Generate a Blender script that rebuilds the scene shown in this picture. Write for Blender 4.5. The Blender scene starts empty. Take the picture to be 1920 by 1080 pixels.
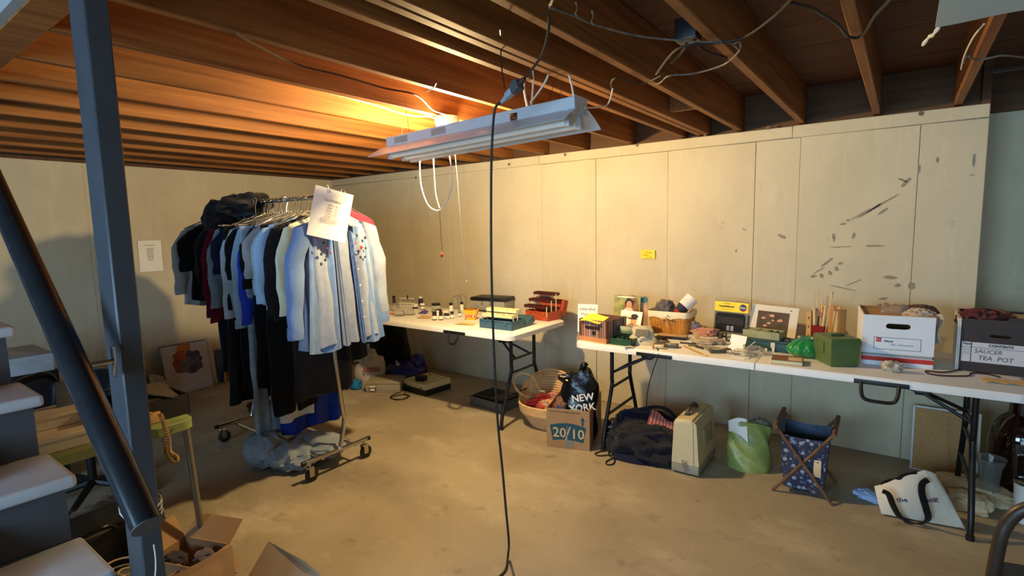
import bpy, bmesh, math, random
from mathutils import Vector, Matrix, noise
PI = math.pi
random.seed(7)
SC = bpy.context.scene
COL = SC.collection

# ------------------------------------------------------------------ camera
CAM_H = 1.49
RX = Vector((0.80623618, 0.5912088, -0.02133941))
UP = Vector((-0.04920412, 0.10295881, 0.99346788))
FW = Vector((-0.58954404, 0.79991977, -0.11209903))
FPX = 994.47
cd = bpy.data.cameras.new('camera'); cam = bpy.data.objects.new('camera', cd); COL.objects.link(cam)
cd.sensor_width = 36; cd.lens = FPX / 1920 * 36; cd.clip_start = .05
mw = Matrix.Identity(4)
for i in range(3):
    mw[i][0] = RX[i]; mw[i][1] = UP[i]; mw[i][2] = -FW[i]
mw[2][3] = CAM_H
cam.matrix_world = mw
SC.camera = cam

# ------------------------------------------------------------------ light and exposure
w = bpy.data.worlds.new('outside'); SC.world = w; w.use_nodes = True
bg = w.node_tree.nodes['Background']; bg.inputs[0].default_value = (.62, .78, 1, 1); bg.inputs[1].default_value = .35
SC.view_settings.view_transform = 'Standard'; SC.view_settings.look = 'None'
SC.view_settings.gamma = 1; SC.view_settings.use_curve_mapping = False
SC.view_settings.exposure = 0.1
def area(name, loc, rot, sx, sy, power, col):
    l = bpy.data.lights.new(name, 'AREA'); l.shape = 'RECTANGLE'; l.size = sx; l.size_y = sy
    l.energy = power; l.color = col
    o = bpy.data.objects.new(name, l); COL.objects.link(o); o.location = loc; o.rotation_euler = rot
    return o
# daylight entering through the open bulkhead doorway in the wall behind the camera
area('doorway_daylight', (.75, -2.95, 1.15), (PI/2, 0, 0), 1.7, 1.9, 70, (.46, .73, 1.0))
# second daylight: the basement window to the left of that doorway
area('window_daylight', (-1.5, -2.95, 1.5), (PI/2, 0, 0), 1.8, 1.0, 120, (.46, .73, 1.0))
BULB = Vector((-2.14, 2.31, 1.985))
bl = bpy.data.lights.new('bulb_light', 'POINT'); bl.energy = 165; bl.color = (1, .71, .33); bl.shadow_soft_size = .035
blo = bpy.data.objects.new('bulb_light', bl); COL.objects.link(blo); blo.location = BULB

# ------------------------------------------------------------------ helpers
def at(px, py, z=0.0):
    """where the sight line through a photo pixel meets the level plane of height z"""
    d = RX*(px-960) + UP*(540-py) + FW*FPX
    return Vector((0, 0, CAM_H)) + d*((z-CAM_H)/d.z)
def atY(px, py, Y):
    d = RX*(px-960) + UP*(540-py) + FW*FPX
    return Vector((0, 0, CAM_H)) + d*(Y/d.y)
def atX(px, py, X):
    d = RX*(px-960) + UP*(540-py) + FW*FPX
    return Vector((0, 0, CAM_H)) + d*(X/d.x)
def lin(h):
    h = h.lstrip('#'); v = [int(h[i:i+2], 16)/255 for i in (0, 2, 4)]
    return tuple(x/12.92 if x <= .04045 else ((x+.055)/1.055)**2.4 for x in v)
MATS = {}
def mat(name, hexc, rough=.6, metal=0, var=.12, scale=14, bump=0, bscale=60, stretch=(1, 1, 1), trans=0, alpha=1, spec=.5, ior=1.45, hex2=None, detail=4, emit=0, sheen=0):
    if name in MATS: return MATS[name]
    m = bpy.data.materials.new(name); m.use_nodes = True; MATS[name] = m
    nt = m.node_tree; N = nt.nodes; L = nt.links; b = N['Principled BSDF']
    c = lin(hexc)
    b.inputs['Roughness'].default_value = rough; b.inputs['Metallic'].default_value = metal
    b.inputs['Specular IOR Level'].default_value = spec; b.inputs['IOR'].default_value = ior
    if trans: b.inputs['Transmission Weight'].default_value = trans
    if alpha < 1: b.inputs['Alpha'].default_value = alpha
    if sheen: b.inputs['Sheen Weight'].default_value = sheen
    tc = N.new('ShaderNodeTexCoord'); mp = N.new('ShaderNodeMapping'); mp.inputs['Scale'].default_value = stretch
    L.new(tc.outputs['Object'], mp.inputs['Vector'])
    nz = N.new('ShaderNodeTexNoise'); nz.noise_dimensions = '4D'; nz.inputs['Scale'].default_value = scale; nz.inputs['Detail'].default_value = detail
    oi = N.new('ShaderNodeObjectInfo'); mul = N.new('ShaderNodeMath'); mul.operation = 'MULTIPLY'; mul.inputs[1].default_value = 37
    L.new(oi.outputs['Random'], mul.inputs[0]); L.new(mul.outputs[0], nz.inputs['W'])
    L.new(mp.outputs[0], nz.inputs['Vector'])
    rp = N.new('ShaderNodeValToRGB'); rp.color_ramp.elements[0].position = .3; rp.color_ramp.elements[1].position = .7
    if hex2: d = lin(hex2)
    else: d = tuple(min(1, x*(1+var)) for x in c); c = tuple(x*(1-var) for x in c)
    rp.color_ramp.elements[0].color = (*c, 1); rp.color_ramp.elements[1].color = (*d, 1)
    L.new(nz.outputs['Fac'], rp.inputs[0]); L.new(rp.outputs[0], b.inputs['Base Color'])
    if emit:
        L.new(rp.outputs[0], b.inputs['Emission Color']); b.inputs['Emission Strength'].default_value = emit
    if bump:
        n2 = N.new('ShaderNodeTexNoise'); n2.inputs['Scale'].default_value = bscale; n2.inputs['Detail'].default_value = 5
        L.new(mp.outputs[0], n2.inputs['Vector'])
        bp = N.new('ShaderNodeBump'); bp.inputs['Strength'].default_value = bump; bp.inputs['Distance'].default_value = .01
        L.new(n2.outputs['Fac'], bp.inputs['Height']); L.new(bp.outputs[0], b.inputs['Normal'])
    return m

class MB:
    """collects shapes into one mesh"""
    def __init__(s): s.bm = bmesh.new(); s.M = Matrix.Identity(4); s.mi = 0
    def V(s, p): return s.bm.verts.new(s.M @ Vector(p))
    def F(s, vs):
        try:
            f = s.bm.faces.new(vs); f.material_index = s.mi; return f
        except ValueError: return None
    def box(s, x0, x1, y0, y1, z0, z1, bev=0, seg=2, rot=None, taper=None):
        """axis box; taper=(fx,fy) scales the top; rot = Matrix about the box centre"""
        c = Vector(((x0+x1)/2, (y0+y1)/2, (z0+z1)/2)); vs = []
        for z in (z0, z1):
            for (x, y) in ((x0, y0), (x1, y0), (x1, y1), (x0, y1)):
                p = Vector((x, y, z)) - c
                if taper and z == z1: p.x *= taper[0]; p.y *= taper[1]
                if rot: p = rot @ p
                vs.append(s.V(p + c))
        fs = [s.F([vs[i] for i in q]) for q in ((3, 2, 1, 0), (4, 5, 6, 7), (0, 1, 5, 4), (1, 2, 6, 5), (2, 3, 7, 6), (3, 0, 4, 7))]
        if bev:
            es = list({e for f in fs for e in f.edges})
            r = bmesh.ops.bevel(s.bm, geom=es, offset=bev, segments=seg, profile=.6, affect='EDGES', clamp_overlap=True)
            for f in r['faces']: f.material_index = s.mi
        return s
    def tube(s, pts, r=.01, seg=8, closed=False, flat=1.0, caps=True, upv=None):
        pts = [Vector(p) for p in pts]; n = len(pts); rings = []
        rr = r if isinstance(r, (list, tuple)) else [r]*n
        prev = None
        for i, p in enumerate(pts):
            if closed: t = pts[(i+1) % n]-pts[i-1]
            else: t = pts[min(i+1, n-1)]-pts[max(i-1, 0)]
            if t.length < 1e-9: t = Vector((0, 0, 1))
            t.normalize()
            if prev is None:
                a = Vector(upv) if upv else (Vector((0, 0, 1)) if abs(t.z) < .9 else Vector((1, 0, 0)))
                u = (a - t*a.dot(t)).normalized()
            else:
                u = prev - t*prev.dot(t)
                u = u.normalized() if u.length > 1e-6 else prev
            prev = u; v = t.cross(u)
            rings.append([s.V(p + (u*math.cos(2*PI*k/seg)*flat + v*math.sin(2*PI*k/seg))*rr[i]) for k in range(seg)])
        m = n if closed else n-1
        for i in range(m):
            a, b = rings[i], rings[(i+1) % n]
            for k in range(seg): s.F([a[k], a[(k+1) % seg], b[(k+1) % seg], b[k]])
        if caps and not closed: s.F(rings[0][::-1]); s.F(rings[-1])
        return s
    def lathe(s, prof, seg=20, c=(0, 0, 0), cap=True):
        c = Vector(c); rings = []
        for (r, z) in prof:
            rings.append([s.V(c + Vector((r*math.cos(2*PI*k/seg), r*math.sin(2*PI*k/seg), z))) for k in range(seg)])
        for a, b in zip(rings, rings[1:]):
            for k in range(seg): s.F([a[k], a[(k+1) % seg], b[(k+1) % seg], b[k]])
        if cap: s.F(rings[0][::-1]); s.F(rings[-1])
        return s
    def loft(s, rings, cap=True, closed=True):
        R = [[s.V(p) for p in r] for r in rings]
        for a, b in zip(R, R[1:]):
            n = len(a)
            for k in range(n if closed else n-1): s.F([a[k], a[(k+1) % n], b[(k+1) % n], b[k]])
        if cap: s.F(R[0][::-1]); s.F(R[-1])
        return s
    def prism(s, poly, y0, y1):
        """poly in (x,z), extruded along y"""
        a = [s.V((x, y0, z)) for x, z in poly]; b = [s.V((x, y1, z)) for x, z in poly]; n = len(poly)
        s.F(a); s.F(b[::-1])
        for k in range(n): s.F([a[k], b[k], b[(k+1) % n], a[(k+1) % n]])
        return s
    def prismz(s, poly, z0, z1):
        a = [s.V((x, y, z0)) for x, y in poly]; b = [s.V((x, y, z1)) for x, y in poly]; n = len(poly)
        s.F(a[::-1]); s.F(b)
        for k in range(n): s.F([a[k], a[(k+1) % n], b[(k+1) % n], b[k]])
        return s
    def sheet(s, f, nu, nv, t=.002):
        g = [[s.V(f(i/nu, j/nv)) for j in range(nv+1)] for i in range(nu+1)]
        fs = [s.F([g[i][j], g[i+1][j], g[i+1][j+1], g[i][j+1]]) for i in range(nu) for j in range(nv)]
        fs = [f_ for f_ in fs if f_]
        if t:
            bmesh.ops.recalc_face_normals(s.bm, faces=fs)
            r = bmesh.ops.solidify(s.bm, geom=fs, thickness=t)
            for e in r['geom']:
                if isinstance(e, bmesh.types.BMFace): e.material_index = s.mi
        return s
    def lump(s, c, size, seed=0, amp=.25, freq=3.0, p=1.0, nu=28, nv=16, floor=None, ridge=False, rot=0):
        """soft blob: superellipsoid with folds"""
        c = Vector(c); ca, sa = math.cos(rot), math.sin(rot)
        def sp(v, e): return math.copysign(abs(v)**e, v)
        rows = []
        for j in range(nv+1):
            th = -PI/2 + PI*j/nv; row = []
            for i in range(nu):
                ph = 2*PI*i/nu
                d = Vector((sp(math.cos(th), p)*sp(math.cos(ph), p), sp(math.cos(th), p)*sp(math.sin(ph), p), sp(math.sin(th), p)))
                q = Vector((math.cos(th)*math.cos(ph), math.cos(th)*math.sin(ph), math.sin(th)))*freq + Vector((seed*7.3, seed*3.1, seed))
                n = noise.noise(q); n2 = noise.noise(q*2.7)
                if ridge: n = 1-2*abs(n); n2 = 1-2*abs(n2)
                k = 1+amp*n+amp*.4*n2
                v = Vector((d.x*size[0]*k, d.y*size[1]*k, d.z*size[2]*k))
                v = Vector((v.x*ca-v.y*sa, v.x*sa+v.y*ca, v.z)) + c
                if floor is not None: v.z = max(v.z, floor + .0005*((i+j) % 2))
                row.append(v)
            rows.append(row)
        bot = s.V(sum(rows[0], Vector())/nu); top = s.V(sum(rows[-1], Vector())/nu)
        R = [[s.V(v) for v in r] for r in rows[1:-1]]
        for a, b in zip(R, R[1:]):
            for k in range(nu): s.F([a[k], a[(k+1) % nu], b[(k+1) % nu], b[k]])
        for k in range(nu): s.F([bot, R[0][(k+1) % nu], R[0][k]]); s.F([top, R[-1][k], R[-1][(k+1) % nu]])
        return s
    def slotplate(s, w, h, t, sx, sz, sw, sh, y=0):
        """upright plate in xz (x centred, z from 0), front at y, with a stadium slot cut through"""
        r = sh/2; outs = []; ins = []; angs = []
        cor = [math.atan2(zz-sz, xx-sx) for xx in (-w/2, w/2) for zz in (0, h)]
        angs = sorted([2*PI*k/28-PI for k in range(28)] + cor)
        for a in angs:
            dx, dz = math.cos(a), math.sin(a); k = 1e9
            if dx > 1e-9: k = min(k, (w/2-sx)/dx)
            if dx < -1e-9: k = min(k, (-w/2-sx)/dx)
            if dz > 1e-9: k = min(k, (h-sz)/dz)
            if dz < -1e-9: k = min(k, -sz/dz)
            outs.append((sx+dx*k, sz+dz*k))
            e = sw/2-r; q = 1e9
            # ray against stadium
            if abs(dz) > 1e-9:
                q0 = r/abs(dz)
                if abs(dx*q0) <= e: q = q0
            if q > 1e8:
                cx = math.copysign(e, dx); bb = dx*cx; cc = cx*cx-r*r
                q = bb+math.sqrt(max(0, bb*bb-cc))
            ins.append((sx+dx*q, sz+dz*q))
        n = len(angs)
        A = [s.V((x, y, z)) for x, z in outs]; B = [s.V((x, y, z)) for x, z in ins]
        A2 = [s.V((x, y+t, z)) for x, z in outs]; B2 = [s.V((x, y+t, z)) for x, z in ins]
        for k in range(n):
            j = (k+1) % n
            s.F([A[k], A[j], B[j], B[k]]); s.F([A2[j], A2[k], B2[k], B2[j]])
            s.F([A[j], A[k], A2[k], A2[j]]); s.F([B[k], B[j], B2[j], B2[k]])
        return s
    def build(s, name, mats, parent=None, smooth=True, loc=None, rot=None, kind=None, recalc=True, angle=.7):
        if recalc: bmesh.ops.recalc_face_normals(s.bm, faces=s.bm.faces[:])
        me = bpy.data.meshes.new(name); s.bm.to_mesh(me); s.bm.free()
        for m in (mats if isinstance(mats, (list, tuple)) else [mats]): me.materials.append(m)
        if smooth:
            for p in me.polygons: p.use_smooth = True
            me.set_sharp_from_angle(angle=angle)
        o = bpy.data.objects.new(name, me); COL.objects.link(o)
        if parent: o.parent = parent
        if loc is not None: o.location = loc
        if rot is not None: o.rotation_euler = rot
        if kind: o['kind'] = kind
        return o
def tag(o, label, cat, group=None):
    o['label'] = label; o['category'] = cat
    if group: o['group'] = group
    return o
def thing(name, label, cat, loc=(0, 0, 0), rot=0, group=None):
    o = bpy.data.objects.new(name, None); COL.objects.link(o); o.empty_display_size = .05
    o.location = loc; o.rotation_euler = rot if isinstance(rot, (tuple, list)) else (0, 0, rot)
    return tag(o, label, cat, group)
def lab(o, label): o['label'] = label; return o
def text(s, size, parent, loc, rot, m, name='lettering', align='CENTER', shear=0, bold=0, ext=.0003, spacing=1):
    cu = bpy.data.curves.new(name, 'FONT'); cu.body = s; cu.size = size; cu.align_x = align; cu.align_y = 'CENTER'
    cu.shear = shear; cu.offset = bold; cu.extrude = ext; cu.resolution_u = 2; cu.space_character = spacing
    t = bpy.data.objects.new(name, cu); COL.objects.link(t)
    bpy.context.view_layer.update()
    me = bpy.data.meshes.new_from_object(t); bpy.data.objects.remove(t); bpy.data.curves.remove(cu)
    me.materials.clear(); me.materials.append(m)
    o = bpy.data.objects.new(name, me); COL.objects.link(o)
    if parent: o.parent = parent
    o.location = loc; o.rotation_euler = rot
    return o
FRONT = (PI/2, 0, 0)
def copy_tree(o, parent=None, loc=None, rotz=None):
    c = o.copy(); COL.objects.link(c)
    if parent: c.parent = parent
    for ch in list(o.children): copy_tree(ch, c)
    if loc is not None: c.location = loc
    if rotz is not None: c.rotation_euler = (0, 0, rotz)
    return c
def smoothpath(pts, n=6):
    """Catmull-Rom through the points"""
    P = [Vector(p) for p in pts]; out = []
    for i in range(len(P)-1):
        p0 = P[max(i-1, 0)]; p1 = P[i]; p2 = P[i+1]; p3 = P[min(i+2, len(P)-1)]
        for k in range(n):
            t = k/n
            out.append(.5*((2*p1)+(p2-p0)*t+(2*p0-5*p1+4*p2-p3)*t*t+(3*p1-p0-3*p2+p3)*t*t*t))
    out.append(P[-1]); return out
def Rz(a): return Matrix.Rotation(a, 4, 'Z')
def Rx(a): return Matrix.Rotation(a, 4, 'X')
def Ry(a): return Matrix.Rotation(a, 4, 'Y')
def Tr(x, y, z): return Matrix.Translation((x, y, z))

# ------------------------------------------------------------------ materials
WALL = mat('painted_concrete', 'c8bda2', .85, var=.07, scale=2.2, bump=.35, bscale=22, detail=8)
def concrete_detail(m, stain, cover, scale=7, stretch=(1, 1, 1), amt=.55, width=.1):
    nt = m.node_tree; N = nt.nodes; L = nt.links; b = N['Principled BSDF']
    src = b.inputs['Base Color'].links[0].from_socket
    tc = N.new('ShaderNodeTexCoord')
    n = N.new('ShaderNodeTexNoise'); n.inputs['Scale'].default_value = scale; n.inputs['Detail'].default_value = 10; n.inputs['Roughness'].default_value = .7
    mp2 = N.new('ShaderNodeMapping'); mp2.inputs['Scale'].default_value = stretch; L.new(tc.outputs['Object'], mp2.inputs['Vector']); L.new(mp2.outputs[0], n.inputs['Vector'])
    r = N.new('ShaderNodeValToRGB'); r.color_ramp.elements[0].position = cover; r.color_ramp.elements[0].color = (0, 0, 0, 1)
    r.color_ramp.elements[1].position = cover+width; r.color_ramp.elements[1].color = (1, 1, 1, 1)
    L.new(n.outputs['Fac'], r.inputs[0])
    mx = N.new('ShaderNodeMix'); mx.data_type = 'RGBA'; mx.inputs['B'].default_value = (*lin(stain), 1)
    mu = N.new('ShaderNodeMath'); mu.operation = 'MULTIPLY'; mu.inputs[1].default_value = amt
    L.new(r.outputs[0], mu.inputs[0]); L.new(mu.outputs[0], mx.inputs['Factor']); L.new(src, mx.inputs['A'])
    L.new(mx.outputs['Result'], b.inputs['Base Color'])
concrete_detail(WALL, 'a59a80', .62)
concrete_detail(WALL, 'a3967c', .50, 2.2, (2, 2, .5), .28, .3)
concrete_detail(WALL, 'e6dcc4', .56, 4, (2.5, 2.5, .4), .3, .16)
concrete_detail(WALL, '6f6450', .69, 26, (1, 1, 1.3), .6, .04)
FLOOR = mat('concrete_floor', '8a7f6a', .62, scale=1.5, bump=.12, bscale=40, hex2='a49882', detail=9, spec=.35)
concrete_detail(FLOOR, '6b6152', .58)
concrete_detail(FLOOR, 'bdb29c', .52, 1.6, (1, 1.6, 1), .55, .16)
concrete_detail(FLOOR, '5c5344', .62, 3.2, (1, 1, 1), .5, .12)
JOIST = mat('joist_pine', '6b3e1b', .6, scale=6, stretch=(6, .25, 6), hex2='9a6433', bump=.1, bscale=30, detail=6, spec=.3)
PLANK = mat('subfloor_board', '4c2a12', .75, scale=6, stretch=(.3, 5, 5), hex2='663f1f', bump=.15, bscale=30, detail=6)
RIM = mat('rim_board', '4a3220', .8, scale=6, stretch=(.3, 5, 5), hex2='5f4229', bump=.1)
GREYPAINT = mat('grey_blue_paint', '41464d', .42, var=.1, scale=8, bump=.08, bscale=40)
DARKGREY = mat('dark_grey_paint', '4a4b50', .5, var=.08, scale=8, bump=.05)
TREAD = mat('pale_grey_tread', 'b4bcc6', .5, scale=6, hex2='ccd2d8', bump=.08, bscale=30, detail=8)
concrete_detail(TREAD, '8b877c', .66)
DRYWALL = mat('grey_drywall', '9a9c9e', .8, var=.05)
STEEL = mat('dark_steel', '33373d', .24, metal=.5, var=.15, scale=20)
CHROME = mat('chrome', 'c8c6c0', .15, metal=1, var=.05)
BLACKPL = mat('black_plastic', '141414', .45, var=.1)
BLACKMET = mat('black_metal', '1c1c1e', .35, metal=.3, var=.1)
WHITEPL = mat('white_tabletop', 'e6e4e0', .45, var=.03, scale=30, bump=.03, bscale=200)
WHITE = mat('white_enamel', 'c2c8ce', .35, var=.04)
CORD = mat('dark_cord', '1d1a19', .55, var=.1)
WCORD = mat('white_cord', 'd8d2c2', .5, var=.05)
PAPER = mat('paper', 'f0ede4', .8, var=.03)
INK = mat('black_ink', '222020', .7, var=.02)
CARD = mat('cardboard', 'a2805a', .85, var=.08, scale=10, bump=.05, bscale=90)
# ------------------------------------------------------------------ room shell
XL, YB, XE, YA, XR, YF = -5.64, 4.0, .355, 4.4, 3.2, -3.1
ZJ, ZD = 2.13, 2.365
m = MB(); m.box(XL-.2, XR+.2, YF-.2, YA+.2, -.15, 0); m.build('floor', FLOOR, kind='structure')
# long wall: a core with proud, slightly uneven form panels in front and a cap course above
m = MB(); m.box(XL-.2, XE-.004, YB+.02, YB+.3, 0, 2.06); wb = m.build('wall_back', WALL, kind='structure')
seams = [XL, -4.95, -4.26, -3.72, -3.157, -2.6, -2.066, -1.458, -.843, -.57, .053, XE]
for i, (a, b) in enumerate(zip(seams, seams[1:])):
    m = MB(); d = [.000, .002, -.001, .002, .001, -.001, .002, 0, .003, 0, .002][i]
    m.box(a+.0006, b-.0006, YB+d, YB+.03, 0, 2.0415, bev=(.0025 if b > -2.3 else .0012), seg=1); m.build('concrete_panel', WALL, wb)
for a, b in ((XL, -2.62), (-2.62, -.62), (-.62, XE)):
    m = MB(); m.box(a+.0006, b-.0006, YB-.002, YB+.3, 2.043, 2.12, bev=.004, seg=1); m.build('cap_course', WALL, wb)
SCUFF = mat('wall_scuff', '80745f', .9, scale=60, hex2='a39680')
def scuff(px, py, l, wd, ang, seed):
    p = atY(px, py, YB-.003); m = MB(); n = 14; ca, sa = math.cos(ang), math.sin(ang)
    pts = []
    for k in range(n):
        t = 2*PI*k/n; q = 1+.5*noise.noise(Vector((math.cos(t)*2, math.sin(t)*2, seed)))
        x, z = math.cos(t)*l/2*q, math.sin(t)*wd/2*q
        pts.append((x*ca-z*sa, x*sa+z*ca))
    m.M = Tr(p.x, YB-.003, p.z); m.prism(pts, 0, .004); return m
sc = MB()
SCL = [(1655, 381, .20, .010, .6), (1630, 395, .16, .012, .62), (1612, 402, .12, .006, .6), (1655, 396, .06, .012, .7), (1698, 342, .07, .02, .9), (1692, 338, .05, .012, -.5),
       (1580, 420, .04, .012, .1), (1590, 413, .018, .014, 0), (1563, 445, .016, .05, .1), (1600, 442, .016, .04, -.2), (1575, 463, .12, .006, .06), (1640, 461, .10, .012, 0),
       (1465, 443, .05, .02, -.5), (1550, 492, .09, .012, .75), (1535, 507, .08, .006, .6), (1525, 518, .04, .015, .3), (1540, 517, .02, .03, .2), (1556, 512, .02, .03, .3), (1568, 504, .02, .03, .4), (1575, 494, .03, .015, .5),
       (1668, 520, .07, .022, 0), (1682, 535, .03, .02, .3), (1708, 536, .03, .04, 0), (1655, 560, .05, .012, .2), (1662, 570, .03, .015, -.3), (1648, 572, .03, .012, .6), (1395, 430, .03, .008, -.4),
       (1380, 470, .012, .02, 0), (1352, 427, .03, .004, 0), (1355, 418, .02, .004, 0), (1822, 328, .02, .006, 0), (1757, 300, .008, .03, 0), (1722, 317, .01, .05, 0), (1825, 300, .008, .07, 0), (1580, 540, .15, .006, -.2), (1600, 530, .1, .005, .5)]
scmb = bmesh.new()
for i, a in enumerate(SCL):
    mm = scuff(*a, i); me_ = bpy.data.meshes.new('tmp'); mm.bm.to_mesh(me_); mm.bm.free(); scmb.from_mesh(me_); bpy.data.meshes.remove(me_)
m = MB(); m.bm.free(); m.bm = scmb; m.build('scuff_marks', SCUFF, wb, kind='stuff')
HOLE = mat('tie_hole', '6a6150', .9)
for px, py in ((955, 308), (1195, 272), (1322, 252), (1727, 213), (1440, 240), (780, 333), (1060, 290)):
    p = atY(px, py, YB-.002); m = MB(); m.M = Tr(p.x, YB-.004, p.z) @ Rx(PI/2); m.lathe([(.004, -.001), (.011, -.001), (.013, .002), (.004, .002)], 12); m.build('form_tie', HOLE, wb)
# alcove beyond the outside corner
m = MB(); m.box(XE-.05, XR, YA, YA+.2, 0, 2.12); m.build('wall_alcove', WALL, kind='structure')
m = MB(); m.box(XE-.02, XE-.001, YB+.032, YA, 0, 2.115); m.build('wall_return', WALL, kind='structure')
m = MB(); m.box(XL-.2, XL, YF, YB+.02, 0, 2.125); wl = m.build('wall_left', WALL, kind='structure')
for y0, y1 in ((-3.1, .2), (.2, 1.55), (1.55, 2.9), (2.9, 4.0)):
    m = MB(); m.box(XL-.03, XL+.003, y0+.002, y1-.002, 0, 2.118, bev=.004, seg=1); m.build('concrete_panel', WALL, wl)
m = MB(); m.box(XR, XR+.2, YF, YA+.2, 0, ZD)
m.build('wall_right', WALL, kind='structure')
m = MB(); m.box(XL-.2, -2.45, YF-.2, YF, 0, ZD); m.box(-.55, -.15, YF-.2, YF, 0, ZD); m.box(-2.45, -.55, YF-.2, YF, 0, .95); m.box(-2.45, -.55, YF-.2, YF, 2.05, ZD); m.box(1.65, XR, YF-.2, YF, 0, ZD); m.box(-.15, 1.65, YF-.2, YF, 2.12, ZD)
m.build('wall_front', WALL, kind='structure')
m = MB()
for a in ((-2.45, -.55, .95, 1.0), (-2.45, -.55, 2.0, 2.05), (-2.45, -2.40, 1.0, 2.0), (-.60, -.55, 1.0, 2.0), (-1.52, -1.48, 1.0, 2.0)): m.box(a[0], a[1], YF-.12, YF-.06, a[2], a[3])
m.build('window_1', WHITE, kind='structure')
# ceiling: upper slab, subfloor boards, joists, rim
m = MB(); m.box(XL-.2, XR+.2, YF-.2, YA+.2, ZD+.02, ZD+.06); ce = m.build('ceiling', PLANK, kind='structure')
y = YF-.05; rnd = random.Random(3)
while y < YA+.1:
    m = MB(); m.box(XL-.2, XR+.15, y+.002, y+.183, ZD+rnd.uniform(0, .004), ZD+.019); m.build('subfloor_board', PLANK, ce, smooth=False); y += .185
def joist(x, y0, y1, wd=.038):
    m = MB(); m.box(-wd/2, wd/2, 0, y1-y0, 0, ZD-ZJ, bev=.003, seg=1)
    return m.build('joist', JOIST, ce, loc=(x, y0, ZJ), smooth=False)
jl = joist(-5.38, .55, 4.06)
for x in (-4.98, -4.58, -4.18, -3.78, -3.37, -2.97, -2.57, -2.165, -1.76, -1.35):
    c = jl.copy(); COL.objects.link(c); c.location.x = x
js = joist(-1.225, YF, 4.06)
for x in (-1.178, -.955, -.57, -.165, .215, .62, 1.02, 1.42, 1.82, 2.22, 2.62, 3.02):
    c = js.copy(); COL.objects.link(c); c.location.x = x
m = MB(); m.box(0, 5.99, 0, .04, 0, ZD-ZJ); m.build('rim_joist', RIM, ce, loc=(XL, 4.065, ZJ))
m = MB(); m.box(0, 3, 0, .04, 0, ZD-ZJ); m.build('rim_joist', RIM, ce, loc=(XE-.04, 4.40, ZJ-.012))
m = MB(); m.box(XE-.04, XE-.002, 4.0, 4.45, 2.118, ZD); m.build('rim_joist', RIM, ce)
m = MB(); m.box(XL-.1, XL+.012, YF, YB+.08, 2.116, ZD); m.build('rim_joist', RIM, ce)
m = MB(); m.box(XL, -1.25, .455, .55, ZJ, ZD, bev=.003, seg=1); m.build('trimmer_beam', JOIST, ce)
m = MB(); m.box(-1.16, -.975, 3.2, 3.238, ZJ+.03, ZJ+.2); m.build('blocking', JOIST, ce)
for x0, x1, yy in ((-2.14, -1.78, 3.1),):
    m = MB(); m.box(x0, x1, yy, yy+.038, ZJ+.03, ZD); m.build('blocking', JOIST, ce)
# stairwell side wall above the beam
m = MB(); m.box(XL, -1.25, .43, .455, ZJ+.004, 3.4); m.build('wall_stairwell', DRYWALL, kind='structure')

# ------------------------------------------------------------------ staircase, post, handrail
st = thing('staircase', 'grey painted open sided basement stairs with pale worn treads', 'stairs', (-1.0, -.06, 0))
tr0 = None
for k in range(9):
    xn = -1.17-.2585*k; zt = .19+.2*k
    xn += 1.0
    m = MB(); m.box(xn-.285, xn, -.5, .5, zt-.038, zt, bev=.014, seg=3); m.build('tread', TREAD, st)
    m = MB(); m.box(xn-.045, xn-.025, -.46, .475, zt-.2, zt-.038); m.build('riser', DARKGREY, st)
m = MB(); L_ = 9*.2585; m.prism([(-.2, 0), (-.2, .12), (-.2-L_, 1.93), (-.2-L_, 1.58), (-.52, 0)], .26, .296)
m.build('stringer', DARKGREY, st)
m = MB(); m.prism([(-.2, 0), (-.2, .12), (-.2-L_, 1.93), (-.2-L_, 1.58), (-.52, 0)], -.296, -.26); m.build('stringer', DARKGREY, st)
pt = atY(202, 445, .475); 
post = thing('support_post', 'slate grey painted wooden post beside the stairs', 'post', (pt.x-.05, .50, 0))
m = MB(); m.box(-.054, .052, -.025, .027, 0, ZJ, bev=.004, seg=1); m.build('post_shaft', GREYPAINT, post)
m = MB(); m.box(-.07, .07, -.03, .03, 0, .006); m.build('foot_plate', DARKGREY, post)
hr = thing('handrail', 'dark glossy steel pipe handrail sloping up beside the grey post', 'handrail', atY(275, 985, .37))
a = Vector((0, 0, 0)); b = atY(0, 372, .37)-atY(275, 985, .37); b2 = b*1.9
m = MB(); m.tube([a, b2], .0285, 20); m.build('rail_pipe', STEEL, hr)
d = b.normalized()
m = MB(); m.tube([a-d*.001, a-d*.004], .0285, 20); m.build('end_cap', DARKGREY, hr)
q = d*.50
m = MB(); m.tube([q+Vector((0, 0, -.02)), q+Vector((0, .03, -.045)), q+Vector((0, .085, -.045))], .006, 8); m.box(q.x-.012, q.x+.012, .085, .09, q.z-.085, q.z-.005, bev=.002); m.build('rail_bracket', CHROME, hr)
# loop of pale wire wound round the post
wl_ = thing('tie_wire', 'pale wire looped around the grey post near the rail end', 'wire', (pt.x-.05, .50, 0))
pts = []
for k in range(34):
    t = k/33*2*PI*2.6; pts.append((.075*math.cos(t)+.006*math.sin(3*t), .045*math.sin(t), .735+.0012*k+.006*math.sin(2*t)))
m = MB(); m.tube(pts, .0022, 6); m.build('wire_turns', WCORD, wl_)
pts = smoothpath([(.066, .0, .665), (.1, -.01, .64), (.115, -.02, .605), (.1, -.03, .575), (.06, -.035, .565), (.02, -.05, .57)], 5)
m = MB(); m.tube(pts, .002, 6); m.build('wire_loop', WCORD, wl_)
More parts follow.
